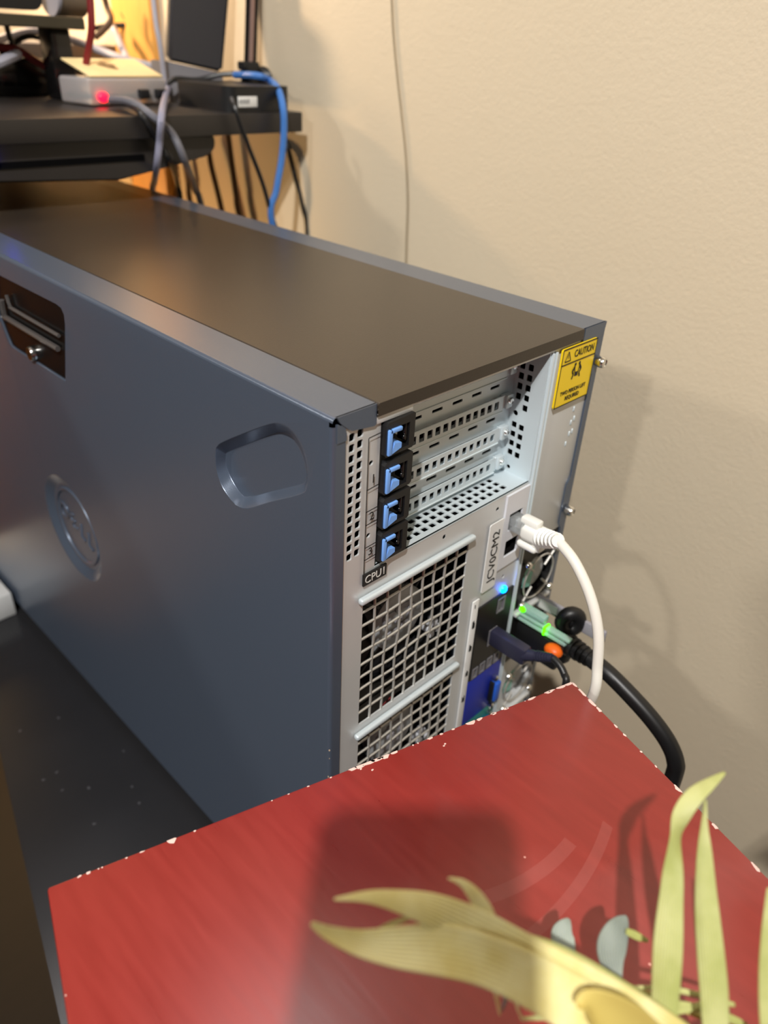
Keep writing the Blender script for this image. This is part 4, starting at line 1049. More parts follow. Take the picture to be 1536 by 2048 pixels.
RL = thing('small_display', 'black display standing on the riser shelf, only its lower right corner in view', 'monitor', (.02, .66, zt_))
bm = bmesh.new(); plate(bm, rrect((0.1928,0.64,0.1467)[0] - .225, zt_ + .004, (0.1928,0.64,0.1467)[0], zt_ + .175, .010, 4), [], REAR(.640), 0)
r = bmesh.ops.extrude_face_region(bm, geom=bm.faces[:])
bmesh.ops.translate(bm, vec=(0, .022, 0), verts=[v for v in r['geom'] if isinstance(v, bmesh.types.BMVert)])
new_obj('housing', bm, M['black'], RL)
B('foot', (-.03, .63, zt_), (.06, .70, zt_ + .0045), M['black'], RL, bev=.001)
PL('screen', rect((0.1928,0.64,0.1467)[0] - .219, zt_ + .012, (0.1928,0.64,0.1467)[0] - .006, zt_ + .168), [], frame_mtx((0, .6624, 0), (-1, 0, 0), (0, 1, 0)) @ Matrix.Diagonal((-1, 1, 1, 1)), 0, M['black_gloss'], RL)

mg = Vector((0.2111,0.63,0.1519))
MG = thing('tape_roll', 'grey tube with a bright rim lying beside the black display', 'tube', (mg.x, .65, zt_))
LA('body', [(.017, 0), (.022, 0), (.022, .026), (.017, .026)], mat('grey_brown_tube', (110, 98, 84), .5), MG, 24, frame_mtx((mg.x - .008, .64, zt_ + .0222), (0, 1, 0), (1, -.15, 0)))
LA('rim', [(.0175, 0), (.0225, 0), (.0225, .003), (.0175, .003)], M['silver_cable'], MG, 24, frame_mtx((mg.x - .0112, .6404, zt_ + .0222), (0, 1, 0), (1, -.15, 0)), label='bright pale rim')
G2 = 'cables in a tangle at the back of the desk'
cable('red cable rising from the cream lid of the clear case', [(0.1927,0.57,0.1), (0.1945,0.57,0.1073), (0.1974,0.565,0.1212), (0.1997,0.56,0.1382), (0.2028,0.56,0.1704)], .0034, M['red_cable'])
cable('red cable sagging between the riser posts', [(0.1341,0.65,0.1149), (0.1584,0.648,0.1136), (0.1692,0.646,0.1094), (0.1812,0.645,0.1021), (0.2017,0.645,0.0911), (0.2226,0.66,0.0846)], .0036, M['red_cable'])
cable('pale grey cable arching behind the riser post', [(0.1966,0.8,0.1147), (0.2203,0.8,0.1223), (0.2457,0.79,0.1283), (0.2639,0.78,0.1254), (0.2881,0.77,0.1192), (0.3045,0.75,0.1114), (0.3169,0.72,0.1044), (0.3453,0.7,0.0978)], .0042, M['silver_cable'])
cable('pale cable dropping onto the arching one right of the red cable', [(0.3417,0.8,0.1408), (0.3444,0.79,0.1334), (0.3387,0.77,0.1193), (0.3293,0.74,0.1048)], .0042, M['silver_cable'])
cable('pale vertical cord left of the speaker', [(0.2896,0.6,0.1732), (0.2841,0.59,0.1417), (0.2833,0.585,0.1225), (0.2846,0.585,0.0961), (0.2845,0.585,0.0816)], .0026, M['silver_cable'])
cable('black cable running in front of the speaker to the pole clamp', [(0.2793,0.57,0.0888), (0.2892,0.57,0.0933), (0.3149,0.57,0.0926), (0.3366,0.56,0.098), (0.3569,0.545,0.1004)], .0026, M['rubber'])
cable('black cable slanting across the yellow strip from the top', [(0.3743,0.83,0.1757), (0.3694,0.81,0.1523), (0.371,0.79,0.1371), (0.3765,0.77,0.1205), (0.3835,0.75,0.1109)], .0036, M['rubber'])
cable('black cable crossing the slanting one near the top edge', [(0.4092,0.8,0.1728), (0.3941,0.8,0.1537), (0.373,0.8,0.1407), (0.3516,0.82,0.1372), (0.3329,0.83,0.1331)], .0030, M['rubber'])
cable('second slanting black cable left of the yellow strip', [(0.4006,0.84,0.1776), (0.4025,0.83,0.1619), (0.4069,0.82,0.1579), (0.4016,0.81,0.1299), (0.3944,0.8,0.1037)], .0014, M['rubber'])
cable('black cable hanging under the riser shelf at far left', [(0.1781,0.7,0.1344), (0.1789,0.7,0.1242), (0.1801,0.7,0.1155), (0.1672,0.7,0.1073)], .0030, M['rubber'])
cable('black cable arching above the red one under the riser', [(0.1702,0.7,0.1074), (0.1865,0.7,0.1192), (0.2003,0.7,0.1237), (0.2145,0.7,0.1211), (0.2284,0.71,0.1135)], .0026, M['rubber'])
cable('grey rod shaped cable end poking in at far left', [(0.1237,0.62,0.0997), (0.1385,0.62,0.1048), (0.1558,0.63,0.1097)], .0046, M['silver_cable'])
cable('dark twisted cable beside the tangle at the top edge', [(0.33,0.78,0.1725), (0.3329,0.78,0.1556), (0.3308,0.77,0.1433), (0.3181,0.77,0.1317), (0.3076,0.77,0.1248)], .0036, M['brown_cable'])

# ------------------------------------------------------------------ potted palm on the red stand
PP = thing('potted_palm', 'yellowing palm with long split leaves leaning over the red stand', 'plant', (.022, -.285, -.16))
pot = LA('pot', [(.0005, .0004), (.030, .0004), (.034, .004), (.042, .052), (.045, .053), (.045, .060), (.041, .060), (.040, .052), (.0005, .050)], mat('clay_pot', (150, 92, 66), .7, var=.15), PP, 32, Matrix.Translation((.022, -.285, -.16)))
LA('soil', [(.0005, 0), (.0395, 0), (.0005, .003)], mat('dark_soil', (48, 36, 28), .9, var=.4, scale=300), PP, 24, Matrix.Translation((.022, -.285, -.1085)))
LC = Vector((.022, -.285, -.105))
def leaf_mesh(name, pts, m, n, label=None):
    bm = bmesh.new(); uvl = bm.loops.layers.uv.new('UVMap'); vs = [bm.verts.new(p) for p in pts]; K = 5
    for i in range(n - 1):
        for k in range(K - 1):
            f = bm.faces.new((vs[i * K + k], vs[i * K + k + 1], vs[(i + 1) * K + k + 1], vs[(i + 1) * K + k]))
            for l, (u, v) in zip(f.loops, ((k, i), (k + 1, i), (k + 1, i + 1), (k, i + 1))):
                l[uvl].uv = (u / (K - 1), v / (n - 1))
    o = new_obj(name, bm, m, PP, smooth=True, label=label)
    s = o.modifiers.new('subdivision', 'SUBSURF'); s.levels = 1; s.render_levels = 2
    t = o.modifiers.new('thickness', 'SOLIDIFY'); t.thickness = .00035; t.offset = 0
    return o
leaf_mesh('leaf', [(-0.0541,-0.2077,-0.1159),(-0.0547,-0.2063,-0.1157),(-0.0551,-0.2049,-0.1157),(-0.0553,-0.2034,-0.116),(-0.0554,-0.202,-0.1164),(-0.052,-0.2073,-0.1138),(-0.0525,-0.2058,-0.1137),(-0.0529,-0.2042,-0.1138),(-0.0531,-0.2027,-0.1142),(-0.0531,-0.2011,-0.1147),(-0.0489,-0.2066,-0.1108),(-0.0496,-0.2049,-0.1109),(-0.05,-0.2032,-0.1111),(-0.0501,-0.2015,-0.1117),(-0.0501,-0.1999,-0.1124),(-0.0462,-0.2055,-0.1079),(-0.0469,-0.2037,-0.1081),(-0.0474,-0.202,-0.1085),(-0.0477,-0.2002,-0.1091),(-0.0476,-0.1985,-0.11),(-0.0435,-0.2041,-0.1049),(-0.0444,-0.2023,-0.1051),(-0.045,-0.2005,-0.1056),(-0.0453,-0.1987,-0.1063),(-0.0453,-0.1969,-0.1072),(-0.0407,-0.2023,-0.1014),(-0.0417,-0.2005,-0.1017),(-0.0424,-0.1987,-0.1022),(-0.0428,-0.1968,-0.1029),(-0.0429,-0.1949,-0.1038),(-0.0377,-0.2003,-0.0973),(-0.0388,-0.1984,-0.0976),(-0.0396,-0.1965,-0.098),(-0.0401,-0.1945,-0.0987),(-0.0403,-0.1926,-0.0997),(-0.0345,-0.198,-0.0932),(-0.0357,-0.1961,-0.0933),(-0.0366,-0.1942,-0.0938),(-0.0371,-0.1922,-0.0944),(-0.0374,-0.1902,-0.0953),(-0.031,-0.1952,-0.0888),(-0.0321,-0.1934,-0.0889),(-0.0329,-0.1916,-0.0892),(-0.0335,-0.1898,-0.0898),(-0.0338,-0.1879,-0.0906),(-0.0275,-0.1923,-0.0847),(-0.0286,-0.1908,-0.0847),(-0.0293,-0.1892,-0.085),(-0.0299,-0.1876,-0.0854),(-0.0302,-0.1859,-0.0861),(-0.025,-0.1904,-0.0818),(-0.0259,-0.1889,-0.0817),(-0.0267,-0.1875,-0.0819),(-0.0273,-0.1859,-0.0823),(-0.0276,-0.1844,-0.0828),(-0.0229,-0.1888,-0.0796),(-0.0238,-0.1875,-0.0795),(-0.0246,-0.1861,-0.0795),(-0.0252,-0.1847,-0.0798),(-0.0257,-0.1832,-0.0803),(-0.0204,-0.1866,-0.0772),(-0.0214,-0.1857,-0.0769),(-0.0223,-0.1846,-0.0768),(-0.0231,-0.1835,-0.0768),(-0.0237,-0.1822,-0.077),(-0.0178,-0.1839,-0.0747),(-0.0188,-0.1835,-0.0741),(-0.0198,-0.1829,-0.0736),(-0.0207,-0.1821,-0.0733),(-0.0215,-0.1812,-0.0731),(-0.0155,-0.1821,-0.0725),(-0.0165,-0.1819,-0.0717),(-0.0174,-0.1815,-0.071),(-0.0183,-0.1809,-0.0704),(-0.0192,-0.1801,-0.0699),(-0.0136,-0.1819,-0.0712),(-0.0146,-0.1813,-0.0702),(-0.0155,-0.1806,-0.0693),(-0.0163,-0.1797,-0.0686),(-0.0171,-0.1785,-0.0681),(-0.0119,-0.1821,-0.0697),(-0.0127,-0.1812,-0.0687),(-0.0134,-0.18,-0.0679),(-0.014,-0.1787,-0.0673),(-0.0145,-0.1773,-0.0669),(-0.0098,-0.1822,-0.0673),(-0.0103,-0.181,-0.0666),(-0.0107,-0.1797,-0.066),(-0.011,-0.1783,-0.0657),(-0.0111,-0.1768,-0.0656),(-0.0075,-0.1824,-0.0649),(-0.0076,-0.1811,-0.0644),(-0.0077,-0.1797,-0.0642),(-0.0076,-0.1783,-0.0642),(-0.0074,-0.1769,-0.0644),(-0.0048,-0.1827,-0.0635),(-0.0047,-0.1814,-0.0632),(-0.0045,-0.1801,-0.0631),(-0.0042,-0.1788,-0.0632),(-0.0039,-0.1775,-0.0636),(-0.0017,-0.1831,-0.0629),(-0.0015,-0.1819,-0.0626),(-0.0012,-0.1808,-0.0626),(-0.0009,-0.1797,-0.0628),(-0.0006,-0.1786,-0.0632),(0.0016,-0.1833,-0.0624),(0.0018,-0.1824,-0.0623),(0.002,-0.1815,-0.0623),(0.0022,-0.1807,-0.0625),(0.0025,-0.1799,-0.0628),(0.0053,-0.1834,-0.0621),(0.0054,-0.1829,-0.062),(0.0055,-0.1824,-0.062),(0.0056,-0.1819,-0.0621),(0.0058,-0.1814,-0.0623),(0.008,-0.1834,-0.0619),(0.008,-0.1832,-0.0618),(0.0081,-0.183,-0.0618),(0.0081,-0.1828,-0.0619),(0.0082,-0.1826,-0.062)], M['leaf'], 24)
leaf_mesh('leaf', [(-0.039,-0.2213,-0.1141),(-0.0402,-0.2201,-0.1144),(-0.0412,-0.2188,-0.1148),(-0.042,-0.2174,-0.1155),(-0.0425,-0.216,-0.1164),(-0.0377,-0.2199,-0.1126),(-0.039,-0.2187,-0.1128),(-0.0401,-0.2174,-0.1132),(-0.0409,-0.2159,-0.1138),(-0.0415,-0.2145,-0.1146),(-0.0359,-0.218,-0.1104),(-0.0372,-0.2167,-0.1105),(-0.0384,-0.2153,-0.1108),(-0.0393,-0.2138,-0.1113),(-0.04,-0.2122,-0.112),(-0.034,-0.2162,-0.1077),(-0.0354,-0.2148,-0.1077),(-0.0366,-0.2133,-0.108),(-0.0375,-0.2117,-0.1084),(-0.0382,-0.21,-0.1091),(-0.0318,-0.2143,-0.1045),(-0.0333,-0.2128,-0.1045),(-0.0345,-0.2113,-0.1047),(-0.0355,-0.2096,-0.1052),(-0.0362,-0.2078,-0.1059),(-0.0294,-0.212,-0.1008),(-0.0309,-0.2105,-0.1009),(-0.0322,-0.2089,-0.1012),(-0.0332,-0.2072,-0.1017),(-0.0339,-0.2054,-0.1025),(-0.027,-0.2091,-0.0967),(-0.0284,-0.2076,-0.0968),(-0.0296,-0.206,-0.0972),(-0.0305,-0.2043,-0.0978),(-0.0312,-0.2025,-0.0987),(-0.0245,-0.206,-0.0925),(-0.0258,-0.2045,-0.0927),(-0.0269,-0.2029,-0.0932),(-0.0277,-0.2013,-0.0939),(-0.0282,-0.1996,-0.0948),(-0.0221,-0.2031,-0.0888),(-0.0233,-0.2017,-0.089),(-0.0243,-0.2002,-0.0895),(-0.025,-0.1986,-0.0901),(-0.0255,-0.1969,-0.091),(-0.0197,-0.2003,-0.0854),(-0.0209,-0.1989,-0.0856),(-0.0218,-0.1975,-0.0859),(-0.0224,-0.1961,-0.0865),(-0.0229,-0.1945,-0.0873),(-0.0174,-0.1974,-0.0818),(-0.0183,-0.1962,-0.082),(-0.0191,-0.1949,-0.0824),(-0.0196,-0.1936,-0.0829),(-0.02,-0.1922,-0.0836),(-0.0148,-0.1944,-0.0779),(-0.0156,-0.1933,-0.0781),(-0.0162,-0.1922,-0.0784),(-0.0166,-0.191,-0.0789),(-0.0168,-0.1898,-0.0796),(-0.0125,-0.1917,-0.0743),(-0.013,-0.1907,-0.0745),(-0.0134,-0.1897,-0.0749),(-0.0137,-0.1888,-0.0754),(-0.0138,-0.1878,-0.0759),(-0.0107,-0.1895,-0.0718),(-0.0111,-0.1887,-0.0721),(-0.0113,-0.188,-0.0724),(-0.0115,-0.1872,-0.0728),(-0.0115,-0.1865,-0.0732),(-0.0093,-0.1878,-0.0701),(-0.0095,-0.1872,-0.0702),(-0.0097,-0.1867,-0.0705),(-0.0097,-0.1861,-0.0708),(-0.0097,-0.1856,-0.0711),(-0.0076,-0.1861,-0.0682),(-0.0078,-0.1857,-0.0683),(-0.0078,-0.1853,-0.0685),(-0.0078,-0.185,-0.0687),(-0.0078,-0.1846,-0.069),(-0.0056,-0.1845,-0.066),(-0.0057,-0.1842,-0.0661),(-0.0057,-0.1839,-0.0663),(-0.0057,-0.1836,-0.0664),(-0.0057,-0.1834,-0.0667),(-0.0042,-0.1833,-0.0645),(-0.0042,-0.1831,-0.0646),(-0.0042,-0.1829,-0.0647),(-0.0042,-0.1827,-0.0648),(-0.0042,-0.1825,-0.065)], M['leaf'], 18)
leaf_mesh('leaf', [(-0.031,-0.233,-0.1064),(-0.0322,-0.2319,-0.1067),(-0.0332,-0.2307,-0.1073),(-0.0339,-0.2295,-0.1081),(-0.0345,-0.2282,-0.109),(-0.0303,-0.2321,-0.1054),(-0.0315,-0.2309,-0.1057),(-0.0326,-0.2297,-0.1063),(-0.0333,-0.2284,-0.1071),(-0.0339,-0.2271,-0.1081),(-0.0294,-0.2309,-0.1039),(-0.0307,-0.2296,-0.1043),(-0.0316,-0.2283,-0.1048),(-0.0324,-0.2269,-0.1056),(-0.0329,-0.2255,-0.1066),(-0.0283,-0.2295,-0.1021),(-0.0294,-0.2281,-0.1024),(-0.0303,-0.2266,-0.1029),(-0.031,-0.2251,-0.1036),(-0.0314,-0.2235,-0.1045),(-0.0266,-0.2279,-0.0996),(-0.0277,-0.2264,-0.0998),(-0.0285,-0.2248,-0.1003),(-0.0291,-0.2232,-0.1009),(-0.0294,-0.2215,-0.1018),(-0.0243,-0.2259,-0.0963),(-0.0253,-0.2243,-0.0966),(-0.0261,-0.2227,-0.097),(-0.0267,-0.221,-0.0976),(-0.027,-0.2193,-0.0985),(-0.0218,-0.2238,-0.0929),(-0.0228,-0.2222,-0.0931),(-0.0236,-0.2206,-0.0936),(-0.0242,-0.2189,-0.0942),(-0.0244,-0.2172,-0.0951),(-0.0195,-0.2216,-0.0898),(-0.0205,-0.2201,-0.09),(-0.0213,-0.2186,-0.0904),(-0.0218,-0.217,-0.0911),(-0.0221,-0.2154,-0.0919),(-0.0174,-0.2194,-0.0868),(-0.0183,-0.218,-0.087),(-0.019,-0.2166,-0.0874),(-0.0195,-0.2152,-0.088),(-0.0198,-0.2138,-0.0887),(-0.0154,-0.2171,-0.084),(-0.0162,-0.2159,-0.0842),(-0.0168,-0.2147,-0.0845),(-0.0172,-0.2135,-0.085),(-0.0175,-0.2123,-0.0857),(-0.0136,-0.2149,-0.0815),(-0.0142,-0.2139,-0.0817),(-0.0147,-0.2129,-0.082),(-0.0151,-0.212,-0.0824),(-0.0153,-0.211,-0.0829),(-0.0118,-0.2125,-0.0793),(-0.0123,-0.2118,-0.0794),(-0.0126,-0.2111,-0.0796),(-0.0129,-0.2104,-0.0799),(-0.013,-0.2098,-0.0803),(-0.0103,-0.2102,-0.0773),(-0.0105,-0.2098,-0.0774),(-0.0107,-0.2095,-0.0775),(-0.0109,-0.2091,-0.0777),(-0.011,-0.2087,-0.0779),(-0.0092,-0.2086,-0.076),(-0.0093,-0.2085,-0.076),(-0.0094,-0.2083,-0.0761),(-0.0095,-0.2082,-0.0762),(-0.0095,-0.208,-0.0762)], M['leaf'], 14)
leaf_mesh('frond_blade', [(-0.1144,-0.1302,-0.057),(-0.1143,-0.1301,-0.0569),(-0.1142,-0.13,-0.0569),(-0.1141,-0.1299,-0.0568),(-0.114,-0.1297,-0.0568),(-0.1121,-0.1325,-0.057),(-0.1119,-0.1322,-0.0568),(-0.1117,-0.132,-0.0567),(-0.1115,-0.1317,-0.0566),(-0.1113,-0.1314,-0.0565),(-0.1091,-0.1355,-0.0572),(-0.1087,-0.1351,-0.0569),(-0.1084,-0.1347,-0.0566),(-0.108,-0.1342,-0.0564),(-0.1075,-0.1337,-0.0563),(-0.1067,-0.1382,-0.0581),(-0.1061,-0.1377,-0.0576),(-0.1054,-0.1371,-0.0572),(-0.1048,-0.1365,-0.057),(-0.1042,-0.1358,-0.0568),(-0.1044,-0.1409,-0.0596),(-0.1036,-0.1403,-0.0589),(-0.1027,-0.1396,-0.0584),(-0.1018,-0.1389,-0.0581),(-0.1009,-0.138,-0.0579),(-0.1021,-0.1438,-0.0613),(-0.101,-0.1431,-0.0604),(-0.0999,-0.1423,-0.0597),(-0.0988,-0.1414,-0.0593),(-0.0976,-0.1404,-0.059),(-0.0998,-0.1466,-0.0632),(-0.0985,-0.146,-0.062),(-0.0971,-0.1452,-0.0611),(-0.0957,-0.1442,-0.0604),(-0.0943,-0.1431,-0.0599),(-0.0975,-0.1495,-0.0656),(-0.0959,-0.1491,-0.0641),(-0.0942,-0.1484,-0.0629),(-0.0925,-0.1476,-0.062),(-0.0907,-0.1465,-0.0613),(-0.0951,-0.1526,-0.069),(-0.0932,-0.1525,-0.0672),(-0.0912,-0.1521,-0.0657),(-0.0892,-0.1514,-0.0644),(-0.087,-0.1504,-0.0634),(-0.0923,-0.1563,-0.0729),(-0.0903,-0.1563,-0.0707),(-0.0881,-0.156,-0.0689),(-0.0858,-0.1554,-0.0673),(-0.0834,-0.1545,-0.0661),(-0.0889,-0.1605,-0.0762),(-0.0869,-0.1605,-0.074),(-0.0848,-0.1602,-0.0721),(-0.0825,-0.1596,-0.0704),(-0.08,-0.1586,-0.069),(-0.0852,-0.1649,-0.0792),(-0.0833,-0.1649,-0.0771),(-0.0812,-0.1646,-0.0753),(-0.079,-0.164,-0.0737),(-0.0767,-0.1631,-0.0724),(-0.0813,-0.1697,-0.0823),(-0.0795,-0.1697,-0.0803),(-0.0775,-0.1693,-0.0785),(-0.0754,-0.1687,-0.0771),(-0.0732,-0.1677,-0.0759),(-0.0773,-0.1748,-0.0854),(-0.0755,-0.1747,-0.0835),(-0.0736,-0.1743,-0.0819),(-0.0715,-0.1736,-0.0805),(-0.0693,-0.1726,-0.0794),(-0.0733,-0.1801,-0.0888),(-0.0715,-0.18,-0.087),(-0.0695,-0.1796,-0.0854),(-0.0674,-0.1789,-0.0842),(-0.0652,-0.1779,-0.0832),(-0.0691,-0.186,-0.0927),(-0.0672,-0.1859,-0.091),(-0.0652,-0.1855,-0.0895),(-0.0631,-0.1848,-0.0883),(-0.0609,-0.1839,-0.0874),(-0.0649,-0.1922,-0.0968),(-0.063,-0.192,-0.0952),(-0.0609,-0.1916,-0.0938),(-0.0588,-0.1909,-0.0926),(-0.0566,-0.19,-0.0918),(-0.0613,-0.1977,-0.1006),(-0.0593,-0.1975,-0.0989),(-0.0573,-0.1972,-0.0976),(-0.0551,-0.1965,-0.0965),(-0.0529,-0.1956,-0.0956),(-0.0582,-0.2026,-0.1041),(-0.0562,-0.2026,-0.1025),(-0.0541,-0.2023,-0.101),(-0.0519,-0.2018,-0.0999),(-0.0496,-0.201,-0.0991),(-0.0551,-0.2074,-0.1079),(-0.0531,-0.2076,-0.1062),(-0.0511,-0.2075,-0.1048),(-0.0489,-0.2071,-0.1037),(-0.0466,-0.2065,-0.1029),(-0.0517,-0.213,-0.1122),(-0.0499,-0.2132,-0.1107),(-0.0479,-0.2132,-0.1094),(-0.0459,-0.2129,-0.1084),(-0.0437,-0.2124,-0.1075),(-0.0492,-0.2171,-0.1154),(-0.0475,-0.2174,-0.114),(-0.0457,-0.2174,-0.1128),(-0.0438,-0.2172,-0.1118),(-0.0417,-0.2167,-0.1111)], M['leaf_tan'], 22, 'broad yellow blade with a split tip')
leaf_mesh('frond_blade', [(-0.1232,-0.1311,-0.0567),(-0.1229,-0.131,-0.0566),(-0.1227,-0.1309,-0.0565),(-0.1225,-0.1309,-0.0564),(-0.1222,-0.1309,-0.0562),(-0.1228,-0.1323,-0.0578),(-0.1224,-0.1321,-0.0576),(-0.122,-0.132,-0.0575),(-0.1216,-0.1319,-0.0573),(-0.1212,-0.1318,-0.057),(-0.1221,-0.1343,-0.0593),(-0.1215,-0.1339,-0.0592),(-0.1208,-0.1336,-0.0589),(-0.1202,-0.1334,-0.0586),(-0.1196,-0.1332,-0.0582),(-0.1205,-0.1371,-0.0611),(-0.1197,-0.1365,-0.0609),(-0.1188,-0.136,-0.0606),(-0.118,-0.1355,-0.0601),(-0.1172,-0.1352,-0.0596),(-0.1183,-0.1407,-0.063),(-0.1172,-0.1398,-0.0628),(-0.1161,-0.139,-0.0624),(-0.115,-0.1383,-0.0619),(-0.114,-0.1377,-0.0612),(-0.1157,-0.1443,-0.0646),(-0.1144,-0.1431,-0.0644),(-0.1132,-0.1419,-0.064),(-0.1119,-0.1409,-0.0633),(-0.1107,-0.1399,-0.0624),(-0.113,-0.1478,-0.0657),(-0.1115,-0.1462,-0.0655),(-0.1101,-0.1447,-0.065),(-0.1086,-0.1433,-0.0642),(-0.1072,-0.142,-0.0631),(-0.1101,-0.1512,-0.0669),(-0.1084,-0.1492,-0.0666),(-0.1068,-0.1474,-0.066),(-0.1051,-0.1458,-0.065),(-0.1035,-0.1443,-0.0638),(-0.1067,-0.1544,-0.0685),(-0.1049,-0.1522,-0.068),(-0.1031,-0.1502,-0.0672),(-0.1014,-0.1484,-0.0661),(-0.0996,-0.1467,-0.0646),(-0.1035,-0.1572,-0.0702),(-0.1014,-0.155,-0.0696),(-0.0994,-0.153,-0.0686),(-0.0974,-0.1512,-0.0673),(-0.0954,-0.1496,-0.0655),(-0.1005,-0.16,-0.0718),(-0.0982,-0.158,-0.0711),(-0.0959,-0.1562,-0.07),(-0.0937,-0.1546,-0.0685),(-0.0916,-0.1532,-0.0666),(-0.0974,-0.1629,-0.0735),(-0.095,-0.1611,-0.0726),(-0.0927,-0.1595,-0.0714),(-0.0904,-0.1582,-0.0698),(-0.0882,-0.1571,-0.0678),(-0.0943,-0.1661,-0.0757),(-0.0918,-0.1645,-0.0747),(-0.0893,-0.1632,-0.0734),(-0.087,-0.1621,-0.0718),(-0.0846,-0.1613,-0.0698),(-0.091,-0.17,-0.0786),(-0.0884,-0.1685,-0.0776),(-0.0858,-0.1673,-0.0762),(-0.0833,-0.1664,-0.0746),(-0.0808,-0.1658,-0.0726),(-0.0877,-0.1743,-0.082),(-0.0849,-0.1729,-0.0809),(-0.0821,-0.1718,-0.0795),(-0.0795,-0.171,-0.0778),(-0.0769,-0.1705,-0.0758),(-0.0843,-0.1791,-0.0858),(-0.0813,-0.1777,-0.0846),(-0.0784,-0.1767,-0.0832),(-0.0756,-0.176,-0.0814),(-0.0729,-0.1756,-0.0793),(-0.0809,-0.1843,-0.0898),(-0.0777,-0.183,-0.0887),(-0.0747,-0.182,-0.0872),(-0.0717,-0.1814,-0.0853),(-0.0689,-0.181,-0.0831),(-0.0773,-0.19,-0.0939),(-0.074,-0.1888,-0.0927),(-0.0709,-0.1878,-0.0911),(-0.0679,-0.1872,-0.0892),(-0.065,-0.1869,-0.0869),(-0.0737,-0.1961,-0.098),(-0.0703,-0.1949,-0.0968),(-0.0671,-0.1941,-0.0952),(-0.0641,-0.1936,-0.0932),(-0.0611,-0.1934,-0.0909),(-0.0699,-0.202,-0.1021),(-0.0666,-0.201,-0.101),(-0.0635,-0.2003,-0.0994),(-0.0605,-0.1999,-0.0976),(-0.0577,-0.1999,-0.0953),(-0.0655,-0.2084,-0.1068),(-0.0626,-0.2076,-0.1057),(-0.0598,-0.2071,-0.1044),(-0.0571,-0.2068,-0.1027),(-0.0546,-0.2069,-0.1007),(-0.0622,-0.2132,-0.1102),(-0.0596,-0.2125,-0.1092),(-0.0571,-0.212,-0.108),(-0.0547,-0.2118,-0.1065),(-0.0525,-0.2119,-0.1048)], M['leaf_tan'], 22, 'broad yellow lower blade with a hooked tip')
leaf_mesh('frond_blade', [(-0.0802,-0.1613,-0.0756),(-0.0799,-0.1611,-0.0754),(-0.0796,-0.1609,-0.0753),(-0.0793,-0.1607,-0.0752),(-0.0791,-0.1604,-0.0752),(-0.0783,-0.1643,-0.0771),(-0.0778,-0.164,-0.0768),(-0.0772,-0.1636,-0.0766),(-0.0767,-0.1632,-0.0765),(-0.0762,-0.1628,-0.0765),(-0.0756,-0.1686,-0.0793),(-0.0747,-0.1681,-0.0789),(-0.0739,-0.1675,-0.0786),(-0.073,-0.1669,-0.0784),(-0.0721,-0.1662,-0.0784),(-0.0731,-0.1727,-0.0819),(-0.0719,-0.1722,-0.0813),(-0.0707,-0.1716,-0.0809),(-0.0696,-0.1709,-0.0806),(-0.0684,-0.1701,-0.0806),(-0.0704,-0.177,-0.0848),(-0.0691,-0.1765,-0.0841),(-0.0677,-0.1759,-0.0836),(-0.0664,-0.1752,-0.0833),(-0.065,-0.1744,-0.0832),(-0.0677,-0.1814,-0.088),(-0.0662,-0.181,-0.0872),(-0.0648,-0.1805,-0.0866),(-0.0633,-0.1798,-0.0862),(-0.0618,-0.179,-0.086),(-0.065,-0.1859,-0.0913),(-0.0634,-0.1856,-0.0904),(-0.0619,-0.1851,-0.0898),(-0.0603,-0.1845,-0.0893),(-0.0587,-0.1837,-0.089),(-0.0622,-0.1905,-0.0948),(-0.0606,-0.1902,-0.0938),(-0.059,-0.1898,-0.0931),(-0.0574,-0.1892,-0.0925),(-0.0558,-0.1884,-0.0922),(-0.0593,-0.1951,-0.0983),(-0.0578,-0.1949,-0.0973),(-0.0562,-0.1946,-0.0964),(-0.0546,-0.194,-0.0958),(-0.0529,-0.1933,-0.0954),(-0.0563,-0.1998,-0.102),(-0.0548,-0.1997,-0.1008),(-0.0533,-0.1994,-0.0999),(-0.0516,-0.1989,-0.0992),(-0.0499,-0.1983,-0.0987),(-0.0534,-0.2044,-0.1056),(-0.0519,-0.2044,-0.1044),(-0.0504,-0.2042,-0.1034),(-0.0488,-0.2039,-0.1026),(-0.0471,-0.2034,-0.1019),(-0.0506,-0.2091,-0.1089),(-0.0492,-0.2092,-0.1078),(-0.0478,-0.2091,-0.1068),(-0.0462,-0.2089,-0.106),(-0.0446,-0.2085,-0.1053),(-0.0478,-0.2141,-0.1122),(-0.0466,-0.2142,-0.1111),(-0.0452,-0.2142,-0.1102),(-0.0439,-0.214,-0.1095),(-0.0424,-0.2136,-0.1089),(-0.0458,-0.2177,-0.1145),(-0.0447,-0.2178,-0.1135),(-0.0435,-0.2178,-0.1127),(-0.0422,-0.2176,-0.112),(-0.0408,-0.2173,-0.1115)], M['leaf'], 14)
